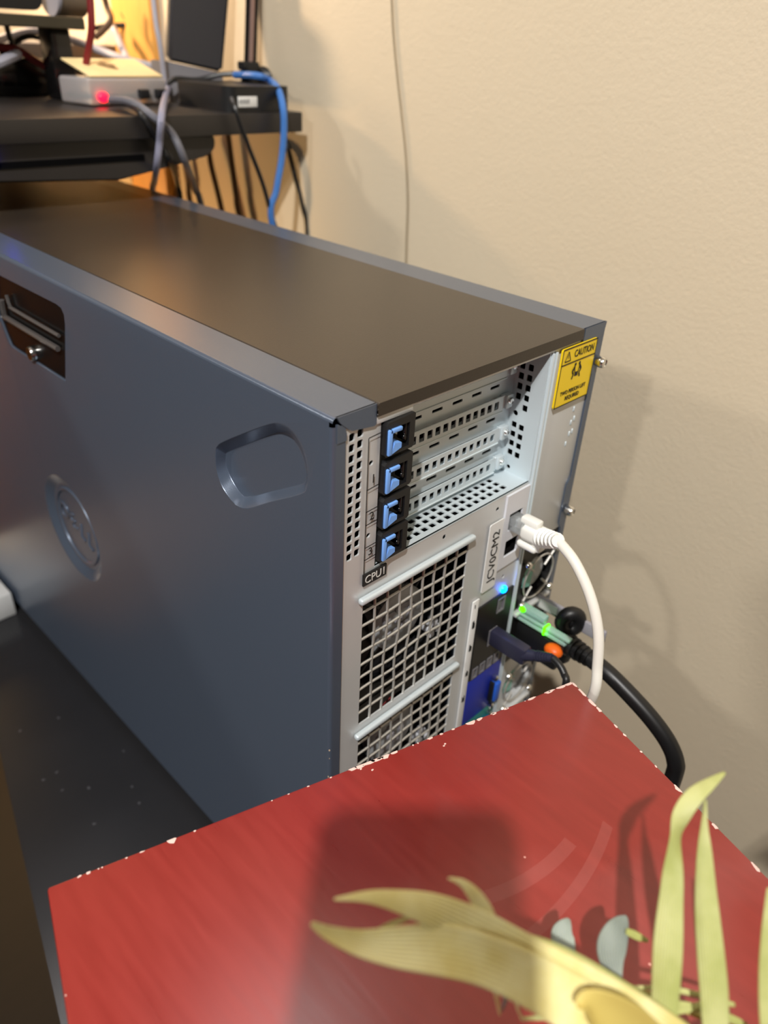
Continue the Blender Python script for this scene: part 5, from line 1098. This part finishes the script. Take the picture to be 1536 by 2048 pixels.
leaf_mesh('dry_curl', [(-0.0784,-0.1861,-0.0795),(-0.0781,-0.1859,-0.0798),(-0.0779,-0.1856,-0.0799),(-0.0777,-0.1853,-0.0799),(-0.0776,-0.1849,-0.0798),(-0.0782,-0.1872,-0.0786),(-0.0776,-0.1867,-0.0792),(-0.077,-0.1861,-0.0794),(-0.0766,-0.1853,-0.0794),(-0.0764,-0.1844,-0.079),(-0.0779,-0.1888,-0.0782),(-0.077,-0.1877,-0.079),(-0.076,-0.1867,-0.0792),(-0.075,-0.1857,-0.0788),(-0.074,-0.1848,-0.0778),(-0.0784,-0.1902,-0.0799),(-0.0766,-0.1886,-0.0804),(-0.0749,-0.1876,-0.0801),(-0.0732,-0.1872,-0.0791),(-0.0715,-0.1873,-0.0775),(-0.0785,-0.1919,-0.0825),(-0.0759,-0.1902,-0.0826),(-0.0736,-0.1894,-0.0819),(-0.0714,-0.1893,-0.0803),(-0.0696,-0.19,-0.078),(-0.0777,-0.1946,-0.0849),(-0.0746,-0.1928,-0.0848),(-0.0719,-0.1918,-0.0838),(-0.0696,-0.1917,-0.0818),(-0.0677,-0.1924,-0.0789),(-0.0762,-0.1978,-0.0869),(-0.0729,-0.1958,-0.0868),(-0.07,-0.1948,-0.0857),(-0.0675,-0.1947,-0.0837),(-0.0654,-0.1956,-0.0806),(-0.0744,-0.2007,-0.0895),(-0.071,-0.1989,-0.0893),(-0.068,-0.1981,-0.0882),(-0.0654,-0.1983,-0.0862),(-0.0633,-0.1996,-0.0833),(-0.0716,-0.2045,-0.0932),(-0.0684,-0.2029,-0.0929),(-0.0657,-0.2023,-0.0919),(-0.0633,-0.2027,-0.0901),(-0.0614,-0.2041,-0.0875),(-0.0694,-0.2075,-0.096),(-0.0665,-0.2061,-0.0958),(-0.0639,-0.2056,-0.0949),(-0.0618,-0.206,-0.0932),(-0.06,-0.2073,-0.0908)], mat('dry_tan_leaf', (196, 176, 96), .6, var=.1), 10, 'dry tan curled sheath')
leaf_mesh('leaflet', [(-0.0873,-0.1463,-0.0585),(-0.0872,-0.1463,-0.0585),(-0.0872,-0.1462,-0.0584),(-0.0871,-0.1462,-0.0583),(-0.087,-0.1461,-0.0583),(-0.0864,-0.1473,-0.0591),(-0.0863,-0.1473,-0.059),(-0.0861,-0.1471,-0.0589),(-0.0859,-0.147,-0.0588),(-0.0858,-0.1468,-0.0588),(-0.0854,-0.1488,-0.0601),(-0.0851,-0.1487,-0.0598),(-0.0847,-0.1485,-0.0597),(-0.0844,-0.1482,-0.0596),(-0.0841,-0.148,-0.0596),(-0.0849,-0.1502,-0.0614),(-0.0843,-0.1501,-0.0611),(-0.0837,-0.1499,-0.0609),(-0.0832,-0.1497,-0.0608),(-0.0826,-0.1493,-0.0608),(-0.0846,-0.1516,-0.0631),(-0.0837,-0.1516,-0.0628),(-0.0829,-0.1516,-0.0625),(-0.0821,-0.1514,-0.0624),(-0.0813,-0.151,-0.0624),(-0.0842,-0.153,-0.0653),(-0.0833,-0.1533,-0.0649),(-0.0823,-0.1534,-0.0646),(-0.0813,-0.1533,-0.0644),(-0.0802,-0.153,-0.0644),(-0.084,-0.1547,-0.068),(-0.083,-0.1551,-0.0675),(-0.0819,-0.1554,-0.0671),(-0.0808,-0.1555,-0.0669),(-0.0795,-0.1554,-0.0668),(-0.0836,-0.1561,-0.0704),(-0.0827,-0.1567,-0.0699),(-0.0816,-0.1571,-0.0696),(-0.0805,-0.1574,-0.0693),(-0.0793,-0.1574,-0.0691),(-0.0831,-0.1573,-0.0727),(-0.0823,-0.158,-0.0723),(-0.0815,-0.1585,-0.0719),(-0.0805,-0.1589,-0.0717),(-0.0795,-0.1591,-0.0715),(-0.0827,-0.1583,-0.0744),(-0.0821,-0.159,-0.074),(-0.0814,-0.1595,-0.0737),(-0.0806,-0.1598,-0.0734),(-0.0797,-0.1601,-0.0733)], M['leaf_tan'], 10)
leaf_mesh('leaflet', [(-0.1087,-0.1403,-0.0654),(-0.1087,-0.1402,-0.0654),(-0.1087,-0.1401,-0.0654),(-0.1086,-0.14,-0.0654),(-0.1086,-0.14,-0.0654),(-0.1078,-0.1409,-0.0652),(-0.1077,-0.1408,-0.0652),(-0.1077,-0.1406,-0.0652),(-0.1076,-0.1405,-0.0652),(-0.1075,-0.1403,-0.0652),(-0.1064,-0.1418,-0.0649),(-0.1063,-0.1416,-0.0648),(-0.1062,-0.1413,-0.0648),(-0.1061,-0.1411,-0.0648),(-0.106,-0.1409,-0.0649),(-0.1049,-0.1427,-0.0645),(-0.1048,-0.1424,-0.0645),(-0.1047,-0.1421,-0.0645),(-0.1045,-0.1418,-0.0645),(-0.1044,-0.1415,-0.0646),(-0.1035,-0.1435,-0.0642),(-0.1034,-0.1432,-0.0642),(-0.1032,-0.1429,-0.0642),(-0.103,-0.1426,-0.0642),(-0.1029,-0.1423,-0.0643),(-0.1019,-0.1443,-0.064),(-0.1018,-0.144,-0.0639),(-0.1016,-0.1437,-0.0639),(-0.1015,-0.1435,-0.064),(-0.1013,-0.1432,-0.064),(-0.1004,-0.145,-0.0637),(-0.1002,-0.1448,-0.0637),(-0.1001,-0.1446,-0.0637),(-0.1,-0.1443,-0.0637),(-0.0998,-0.1441,-0.0638),(-0.0993,-0.1455,-0.0635),(-0.0992,-0.1453,-0.0635),(-0.0991,-0.1451,-0.0635),(-0.099,-0.1449,-0.0635),(-0.0988,-0.1447,-0.0636)], M['leaf'], 8)
leaf_mesh('pale_leaf', [(-0.0415,-0.1721,-0.1249),(-0.0425,-0.1716,-0.1251),(-0.0434,-0.1711,-0.1255),(-0.0443,-0.1705,-0.126),(-0.045,-0.1699,-0.1265),(-0.0405,-0.1707,-0.1234),(-0.0418,-0.1701,-0.1238),(-0.0429,-0.1693,-0.1243),(-0.0439,-0.1686,-0.125),(-0.0448,-0.1677,-0.1258),(-0.0394,-0.1692,-0.1215),(-0.0409,-0.1682,-0.1221),(-0.0422,-0.1671,-0.1228),(-0.0433,-0.166,-0.1238),(-0.0442,-0.1649,-0.1249),(-0.0386,-0.1683,-0.1207),(-0.04,-0.1669,-0.1212),(-0.0413,-0.1656,-0.122),(-0.0424,-0.1643,-0.123),(-0.0434,-0.163,-0.1242),(-0.0382,-0.1678,-0.1206),(-0.0394,-0.1662,-0.1209),(-0.0404,-0.1645,-0.1214),(-0.0412,-0.1629,-0.1222),(-0.0419,-0.1613,-0.1232),(-0.0382,-0.1673,-0.1206),(-0.0388,-0.1656,-0.1205),(-0.0392,-0.1639,-0.1207),(-0.0395,-0.1622,-0.121),(-0.0397,-0.1605,-0.1216),(-0.0375,-0.1663,-0.1199),(-0.0377,-0.165,-0.1197),(-0.0378,-0.1637,-0.1197),(-0.0379,-0.1624,-0.1199),(-0.0378,-0.1612,-0.1202),(-0.0364,-0.1654,-0.1193),(-0.0365,-0.1645,-0.1191),(-0.0366,-0.1636,-0.1191),(-0.0367,-0.1628,-0.1192),(-0.0367,-0.1619,-0.1194),(-0.0356,-0.1645,-0.1192),(-0.0357,-0.1641,-0.1191),(-0.0357,-0.1636,-0.119),(-0.0358,-0.1631,-0.119),(-0.0358,-0.1626,-0.1191),(-0.0351,-0.164,-0.1192),(-0.0351,-0.1638,-0.1191),(-0.0352,-0.1635,-0.1191),(-0.0352,-0.1633,-0.119),(-0.0352,-0.1631,-0.1191)], M['leaf_pale'], 10, 'pale grey leaf seen from behind')
leaf_mesh('pale_leaf', [(-0.041,-0.1873,-0.118),(-0.0416,-0.1868,-0.1181),(-0.0422,-0.1864,-0.1183),(-0.0427,-0.186,-0.1187),(-0.0431,-0.1856,-0.1191),(-0.0395,-0.1861,-0.1168),(-0.0404,-0.1855,-0.1171),(-0.0412,-0.1848,-0.1175),(-0.042,-0.184,-0.1181),(-0.0426,-0.1833,-0.1188),(-0.0376,-0.1849,-0.1153),(-0.0388,-0.1838,-0.1158),(-0.0399,-0.1826,-0.1164),(-0.0408,-0.1814,-0.1173),(-0.0416,-0.1803,-0.1185),(-0.0361,-0.1843,-0.1143),(-0.0373,-0.1826,-0.1148),(-0.0384,-0.181,-0.1156),(-0.0394,-0.1794,-0.1166),(-0.0401,-0.1778,-0.1179),(-0.0347,-0.184,-0.1139),(-0.0358,-0.1818,-0.1142),(-0.0367,-0.1797,-0.1148),(-0.0375,-0.1776,-0.1157),(-0.0381,-0.1756,-0.1169),(-0.0335,-0.1835,-0.1135),(-0.0342,-0.1812,-0.1135),(-0.0348,-0.1789,-0.1137),(-0.0352,-0.1766,-0.1142),(-0.0355,-0.1743,-0.1151),(-0.0317,-0.1827,-0.1129),(-0.0322,-0.1806,-0.1125),(-0.0327,-0.1785,-0.1124),(-0.0329,-0.1763,-0.1125),(-0.0331,-0.1742,-0.113),(-0.03,-0.1818,-0.1123),(-0.0304,-0.18,-0.1117),(-0.0306,-0.1782,-0.1115),(-0.0308,-0.1763,-0.1115),(-0.0309,-0.1745,-0.1117),(-0.0285,-0.1809,-0.1118),(-0.0286,-0.1795,-0.1113),(-0.0287,-0.1781,-0.1111),(-0.0288,-0.1767,-0.111),(-0.0288,-0.1752,-0.1112),(-0.0271,-0.18,-0.1114),(-0.0272,-0.179,-0.111),(-0.0272,-0.1781,-0.1108),(-0.0272,-0.1771,-0.1108),(-0.0272,-0.176,-0.1109),(-0.0261,-0.1792,-0.111),(-0.0261,-0.1786,-0.1108),(-0.0261,-0.1781,-0.1107),(-0.0261,-0.1776,-0.1107),(-0.0261,-0.177,-0.1107),(-0.0255,-0.1785,-0.1108),(-0.0255,-0.1783,-0.1107),(-0.0255,-0.1781,-0.1106),(-0.0254,-0.1779,-0.1106),(-0.0254,-0.1777,-0.1106)], M['leaf_pale'], 12, 'pale grey leaf seen from behind')
leaf_mesh('leaflet', [(-0.0311,-0.1808,-0.1104),(-0.0308,-0.1808,-0.1101),(-0.0305,-0.1807,-0.1098),(-0.0302,-0.1805,-0.1096),(-0.0298,-0.1803,-0.1095),(-0.0309,-0.1815,-0.1107),(-0.0305,-0.1814,-0.1103),(-0.0302,-0.1813,-0.11),(-0.0298,-0.1811,-0.1098),(-0.0293,-0.1809,-0.1097),(-0.0305,-0.1824,-0.111),(-0.0301,-0.1823,-0.1106),(-0.0296,-0.1821,-0.1103),(-0.0291,-0.1819,-0.1101),(-0.0286,-0.1817,-0.11),(-0.03,-0.1834,-0.1114),(-0.0295,-0.1833,-0.111),(-0.029,-0.1831,-0.1107),(-0.0285,-0.1829,-0.1105),(-0.0279,-0.1826,-0.1104),(-0.0294,-0.1844,-0.1118),(-0.0289,-0.1843,-0.1114),(-0.0284,-0.1841,-0.1111),(-0.0279,-0.1838,-0.1109),(-0.0274,-0.1835,-0.1108),(-0.0285,-0.1855,-0.1121),(-0.0281,-0.1854,-0.1118),(-0.0277,-0.1852,-0.1115),(-0.0273,-0.185,-0.1114),(-0.0268,-0.1848,-0.1113),(-0.0276,-0.1865,-0.1124),(-0.0273,-0.1864,-0.1121),(-0.027,-0.1863,-0.112),(-0.0267,-0.1862,-0.1118),(-0.0264,-0.186,-0.1118),(-0.0269,-0.1872,-0.1126),(-0.0268,-0.1871,-0.1124),(-0.0266,-0.1871,-0.1123),(-0.0263,-0.187,-0.1122),(-0.0261,-0.1868,-0.1121)], M['leaf'], 8)
leaf_mesh('leaflet', [(-0.041,-0.1902,-0.1173),(-0.0409,-0.1901,-0.1171),(-0.0408,-0.19,-0.1171),(-0.0407,-0.1899,-0.117),(-0.0406,-0.1898,-0.117),(-0.0383,-0.193,-0.1172),(-0.0382,-0.1929,-0.117),(-0.038,-0.1927,-0.1169),(-0.0379,-0.1926,-0.1168),(-0.0377,-0.1924,-0.1168),(-0.0347,-0.1968,-0.1171),(-0.0345,-0.1967,-0.1169),(-0.0343,-0.1965,-0.1167),(-0.0341,-0.1963,-0.1166),(-0.0339,-0.196,-0.1165),(-0.0318,-0.2005,-0.1172),(-0.0316,-0.2003,-0.1169),(-0.0313,-0.2001,-0.1167),(-0.031,-0.1999,-0.1165),(-0.0307,-0.1997,-0.1165),(-0.0291,-0.2043,-0.1174),(-0.0289,-0.2041,-0.1171),(-0.0286,-0.2039,-0.1168),(-0.0283,-0.2037,-0.1167),(-0.028,-0.2035,-0.1166),(-0.0264,-0.2081,-0.1177),(-0.0262,-0.208,-0.1174),(-0.0259,-0.2078,-0.1171),(-0.0256,-0.2076,-0.117),(-0.0253,-0.2074,-0.1169),(-0.0234,-0.2125,-0.1182),(-0.0232,-0.2124,-0.1179),(-0.023,-0.2123,-0.1177),(-0.0227,-0.2121,-0.1175),(-0.0224,-0.2119,-0.1175),(-0.0213,-0.2158,-0.1186),(-0.0211,-0.2157,-0.1183),(-0.0208,-0.2155,-0.1181),(-0.0206,-0.2154,-0.118),(-0.0203,-0.2152,-0.1179)], M['leaf'], 8)
leaf_mesh('leaflet', [(-0.0468,-0.1878,-0.1175),(-0.0466,-0.1877,-0.1173),(-0.0465,-0.1876,-0.1172),(-0.0463,-0.1875,-0.1171),(-0.0461,-0.1873,-0.117),(-0.0427,-0.193,-0.1183),(-0.0424,-0.1928,-0.1181),(-0.0422,-0.1927,-0.1179),(-0.0419,-0.1924,-0.1177),(-0.0416,-0.1922,-0.1176),(-0.0378,-0.1992,-0.119),(-0.0375,-0.199,-0.1186),(-0.0372,-0.1987,-0.1183),(-0.0368,-0.1984,-0.1182),(-0.0364,-0.1981,-0.1181),(-0.0334,-0.2046,-0.1188),(-0.0331,-0.2044,-0.1184),(-0.0328,-0.2041,-0.1181),(-0.0324,-0.2038,-0.1179),(-0.0319,-0.2035,-0.1178),(-0.0293,-0.2105,-0.1193),(-0.029,-0.2103,-0.1188),(-0.0285,-0.2101,-0.1185),(-0.0281,-0.2098,-0.1183),(-0.0276,-0.2095,-0.1181),(-0.0256,-0.2166,-0.1205),(-0.0251,-0.2165,-0.12),(-0.0246,-0.2162,-0.1196),(-0.0241,-0.216,-0.1194),(-0.0236,-0.2157,-0.1192),(-0.0231,-0.2201,-0.1215),(-0.0228,-0.22,-0.1211),(-0.0224,-0.2199,-0.1209),(-0.022,-0.2198,-0.1207),(-0.0216,-0.2196,-0.1205),(-0.0217,-0.2217,-0.1222),(-0.0216,-0.2217,-0.122),(-0.0214,-0.2217,-0.1219),(-0.0213,-0.2217,-0.1218),(-0.0211,-0.2216,-0.1217)], M['leaf'], 8)
leaf_mesh('leaflet', [(-0.0404,-0.2009,-0.1202),(-0.0402,-0.2006,-0.1199),(-0.0399,-0.2002,-0.1197),(-0.0397,-0.1999,-0.1196),(-0.0394,-0.1995,-0.1195),(-0.0386,-0.2022,-0.1199),(-0.0384,-0.2019,-0.1196),(-0.0381,-0.2015,-0.1194),(-0.0379,-0.2011,-0.1193),(-0.0376,-0.2007,-0.1193),(-0.036,-0.2041,-0.1195),(-0.0358,-0.2037,-0.1193),(-0.0355,-0.2033,-0.1191),(-0.0353,-0.203,-0.119),(-0.035,-0.2025,-0.1191),(-0.0334,-0.206,-0.1191),(-0.0332,-0.2056,-0.1188),(-0.0329,-0.2052,-0.1187),(-0.0327,-0.2048,-0.1187),(-0.0324,-0.2044,-0.1187),(-0.0314,-0.2074,-0.1185),(-0.0312,-0.207,-0.1183),(-0.0309,-0.2066,-0.1182),(-0.0307,-0.2062,-0.1182),(-0.0304,-0.2058,-0.1182),(-0.0295,-0.2085,-0.1178),(-0.0294,-0.2082,-0.1176),(-0.0292,-0.2078,-0.1175),(-0.0289,-0.2074,-0.1175),(-0.0287,-0.2071,-0.1176),(-0.028,-0.2095,-0.1171),(-0.0279,-0.2091,-0.1169),(-0.0277,-0.2088,-0.1168),(-0.0275,-0.2085,-0.1168),(-0.0272,-0.2081,-0.1169),(-0.027,-0.2101,-0.1166),(-0.0268,-0.2098,-0.1164),(-0.0267,-0.2095,-0.1163),(-0.0265,-0.2092,-0.1163),(-0.0262,-0.2089,-0.1164)], M['leaf'], 8)
leaf_mesh('leaflet', [(-0.0755,-0.1716,-0.1142),(-0.0754,-0.1715,-0.1141),(-0.0754,-0.1714,-0.114),(-0.0753,-0.1713,-0.1139),(-0.0752,-0.1711,-0.1139),(-0.0729,-0.1743,-0.1139),(-0.0727,-0.1741,-0.1137),(-0.0726,-0.1739,-0.1136),(-0.0724,-0.1738,-0.1135),(-0.0722,-0.1736,-0.1135),(-0.0693,-0.178,-0.1136),(-0.0691,-0.1778,-0.1134),(-0.0689,-0.1775,-0.1131),(-0.0686,-0.1772,-0.113),(-0.0683,-0.1769,-0.113),(-0.0663,-0.1814,-0.1137),(-0.066,-0.1812,-0.1134),(-0.0657,-0.1809,-0.1131),(-0.0653,-0.1805,-0.1129),(-0.0649,-0.1801,-0.1128),(-0.0635,-0.1849,-0.1141),(-0.0631,-0.1846,-0.1137),(-0.0627,-0.1843,-0.1133),(-0.0622,-0.1839,-0.1131),(-0.0617,-0.1835,-0.113),(-0.0608,-0.1885,-0.1149),(-0.0603,-0.1883,-0.1144),(-0.0598,-0.188,-0.1141),(-0.0592,-0.1876,-0.1138),(-0.0586,-0.1873,-0.1137),(-0.0578,-0.1928,-0.1163),(-0.0573,-0.1926,-0.1158),(-0.0568,-0.1924,-0.1155),(-0.0562,-0.1921,-0.1152),(-0.0556,-0.1918,-0.115),(-0.0557,-0.1961,-0.1174),(-0.0552,-0.1959,-0.117),(-0.0546,-0.1957,-0.1166),(-0.0541,-0.1954,-0.1163),(-0.0535,-0.1951,-0.1162)], M['leaf'], 8)
leaf_mesh('dry_strand', [(-0.0838,-0.163,-0.092),(-0.0835,-0.1633,-0.0919),(-0.0832,-0.1636,-0.0918),(-0.0828,-0.1638,-0.0917),(-0.0825,-0.164,-0.0916),(-0.0835,-0.1635,-0.094),(-0.0832,-0.1637,-0.0939),(-0.0828,-0.164,-0.0938),(-0.0825,-0.1641,-0.0937),(-0.0821,-0.1643,-0.0936),(-0.083,-0.1641,-0.0968),(-0.0827,-0.1643,-0.0967),(-0.0824,-0.1645,-0.0966),(-0.082,-0.1646,-0.0966),(-0.0816,-0.1647,-0.0965),(-0.0826,-0.1648,-0.0998),(-0.0823,-0.165,-0.0997),(-0.0819,-0.1651,-0.0997),(-0.0816,-0.1652,-0.0996),(-0.0813,-0.1653,-0.0995),(-0.0821,-0.1657,-0.1031),(-0.0819,-0.1658,-0.103),(-0.0816,-0.1659,-0.103),(-0.0814,-0.166,-0.1029),(-0.0811,-0.166,-0.1029),(-0.0817,-0.1667,-0.1065),(-0.0815,-0.1667,-0.1065),(-0.0813,-0.1668,-0.1064),(-0.0812,-0.1669,-0.1064),(-0.081,-0.1669,-0.1064),(-0.0814,-0.1674,-0.1089),(-0.0813,-0.1674,-0.1089),(-0.0812,-0.1675,-0.1089),(-0.0811,-0.1675,-0.1089),(-0.0809,-0.1675,-0.1089)], M['leaf_tan'], 7)
leaf_mesh('dry_strand', [(-0.0805,-0.1652,-0.0945),(-0.0802,-0.1656,-0.0944),(-0.0799,-0.166,-0.0944),(-0.0795,-0.1663,-0.0943),(-0.0791,-0.1666,-0.0942),(-0.0803,-0.1656,-0.0966),(-0.08,-0.166,-0.0965),(-0.0796,-0.1663,-0.0964),(-0.0793,-0.1666,-0.0963),(-0.0789,-0.1668,-0.0962),(-0.08,-0.1662,-0.0995),(-0.0797,-0.1665,-0.0994),(-0.0793,-0.1667,-0.0994),(-0.079,-0.167,-0.0993),(-0.0786,-0.1672,-0.0992),(-0.0797,-0.1665,-0.1023),(-0.0794,-0.1668,-0.1023),(-0.0791,-0.1671,-0.1023),(-0.0788,-0.1673,-0.1023),(-0.0785,-0.1675,-0.1022),(-0.0795,-0.1666,-0.1052),(-0.0794,-0.1668,-0.1052),(-0.0792,-0.1671,-0.1052),(-0.079,-0.1673,-0.1052),(-0.0787,-0.1675,-0.1052),(-0.0795,-0.1666,-0.108),(-0.0794,-0.1668,-0.108),(-0.0793,-0.167,-0.108),(-0.0792,-0.1671,-0.1081),(-0.0791,-0.1673,-0.1081),(-0.0796,-0.1667,-0.11),(-0.0795,-0.1668,-0.11),(-0.0795,-0.1669,-0.1101),(-0.0794,-0.167,-0.1101),(-0.0793,-0.1671,-0.1101)], M['leaf_pale'], 7)
leaf_mesh('dry_strand', [(-0.0786,-0.168,-0.099),(-0.0784,-0.1682,-0.0989),(-0.0782,-0.1683,-0.0988),(-0.078,-0.1685,-0.0988),(-0.0778,-0.1686,-0.0987),(-0.0785,-0.1687,-0.1007),(-0.0783,-0.1689,-0.1006),(-0.0782,-0.169,-0.1005),(-0.078,-0.1692,-0.1005),(-0.0778,-0.1693,-0.1004),(-0.0784,-0.1698,-0.1031),(-0.0782,-0.1699,-0.103),(-0.0781,-0.17,-0.103),(-0.0779,-0.1702,-0.1029),(-0.0777,-0.1702,-0.1029),(-0.0782,-0.1708,-0.1054),(-0.0781,-0.1709,-0.1053),(-0.0779,-0.171,-0.1052),(-0.0778,-0.1711,-0.1052),(-0.0776,-0.1711,-0.1051),(-0.0778,-0.1717,-0.1073),(-0.0777,-0.1718,-0.1072),(-0.0775,-0.1718,-0.1071),(-0.0774,-0.1719,-0.1071),(-0.0773,-0.1719,-0.107),(-0.0773,-0.1725,-0.109),(-0.0772,-0.1726,-0.1089),(-0.0771,-0.1726,-0.1089),(-0.077,-0.1727,-0.1088),(-0.0768,-0.1727,-0.1088),(-0.0769,-0.1731,-0.1102),(-0.0768,-0.1731,-0.1101),(-0.0768,-0.1732,-0.1101),(-0.0767,-0.1732,-0.11),(-0.0765,-0.1732,-0.11)], M['leaf_tan'], 7)
def stem(pts, r):
    T('stem', pts, r, MATS.get('stem_green') or mat('stem_green', (190, 186, 110), .5), PP, 5, 8)
stem([tuple(LC), (0.0029,-0.2682,-0.1147), (-0.0203,-0.2415,-0.1197), (-0.0442,-0.2185,-0.1147), (-0.0557,-0.2069,-0.1077), (-0.063,-0.1948,-0.1), (-0.0703,-0.1825,-0.0901)], [.0022] * 12 + [.0018] * 19)
stem([tuple(LC), (-0.0034,-0.2604,-0.1247), (-0.0331,-0.2308,-0.1077), (-0.0411,-0.2188,-0.1153), (-0.0551,-0.205,-0.1161), (-0.0535,-0.1953,-0.1178)], .0012)
stem([tuple(LC), (0.0114,-0.2737,-0.1335), (-0.014,-0.2388,-0.1359), (-0.0234,-0.2177,-0.1274), (-0.0367,-0.1951,-0.1199), (-0.0417,-0.1862,-0.1187)], .0010)
stem([tuple(LC), (0.0037,-0.2652,-0.1427), (-0.0229,-0.2286,-0.1426), (-0.0334,-0.2028,-0.1357), (-0.0406,-0.181,-0.1277), (-0.0433,-0.1712,-0.1257)], .0010)

FT = Vector((.075, -.372, .215))
stem([tuple(LC), (.030, -.30, -.02), (.046, -.33, .08), (.062, -.355, .16), tuple(FT)], .0016)
def free_leaf(p, q, wid, up_):
    p = Vector(p); q = Vector(q); n = 9; pts = []
    t = (q - p).normalized(); l = t.cross(Vector(up_)).normalized(); nn = l.cross(t)
    for i in range(n):
        u = i / (n - 1); w_ = wid * math.sin(PI * min(1, .12 + u * .88)) ** .7 * .5 + .0004
        c = p.lerp(q, u) - Vector((0, 0, .02 * u * u))
        for k in (-1, -.5, 0, .5, 1): pts.append(c + l * w_ * k + nn * w_ * .2 * abs(k))
    leaf_mesh('leaf', pts, M['leaf'], n)
for k in range(7):
    u = .30 + .10 * k
    c = Vector((.022, -.285, -.105)).lerp(FT, u)
    for sd in (-1, 1):
        free_leaf(c, c + Vector((.020 + .015 * sd, -.055 - .01 * k + .045 * sd * (1 if k > 3 else .4), .045)), .016, (1, 0, .3))

# ------------------------------------------------------------------ the photographer's phone, just behind the camera; its shadow lies on the red stand
up = CAM_R @ Vector((0, 1, 0)); rt = CAM_R @ Vector((1, 0, 0)); bk = CAM_R @ Vector((0, 0, 1))
PH = thing('smartphone', 'black smartphone held upright above the red stand, taking the picture', 'phone', tuple(CAM_P))
PM = Matrix.Translation(CAM_P + bk * .0045 + up * (-.0555) - rt * .0198) @ CAM_R.to_4x4()
bm = bmesh.new(); plate(bm, rrect(-.0357, -.0735, .0357, .0735, .010, 6), [], PM, 0)
r = bmesh.ops.extrude_face_region(bm, geom=bm.faces[:])
bmesh.ops.translate(bm, vec=bk * .008, verts=[v for v in r['geom'] if isinstance(v, bmesh.types.BMVert)])
new_obj('body', bm, M['black'], PH, smooth=True)
PM2 = Matrix.Translation(CAM_P + bk * .0010) @ CAM_R.to_4x4()
bm = bmesh.new(); plate(bm, rrect(-.026, -.026, .010, .010, .006, 4), [circ(0, 0, .006, 20)], PM2, .0035)
new_obj('camera_bump', bm, M['black'], PH)

for o in bpy.data.objects:
    if 'wloc' in o: del o['wloc']
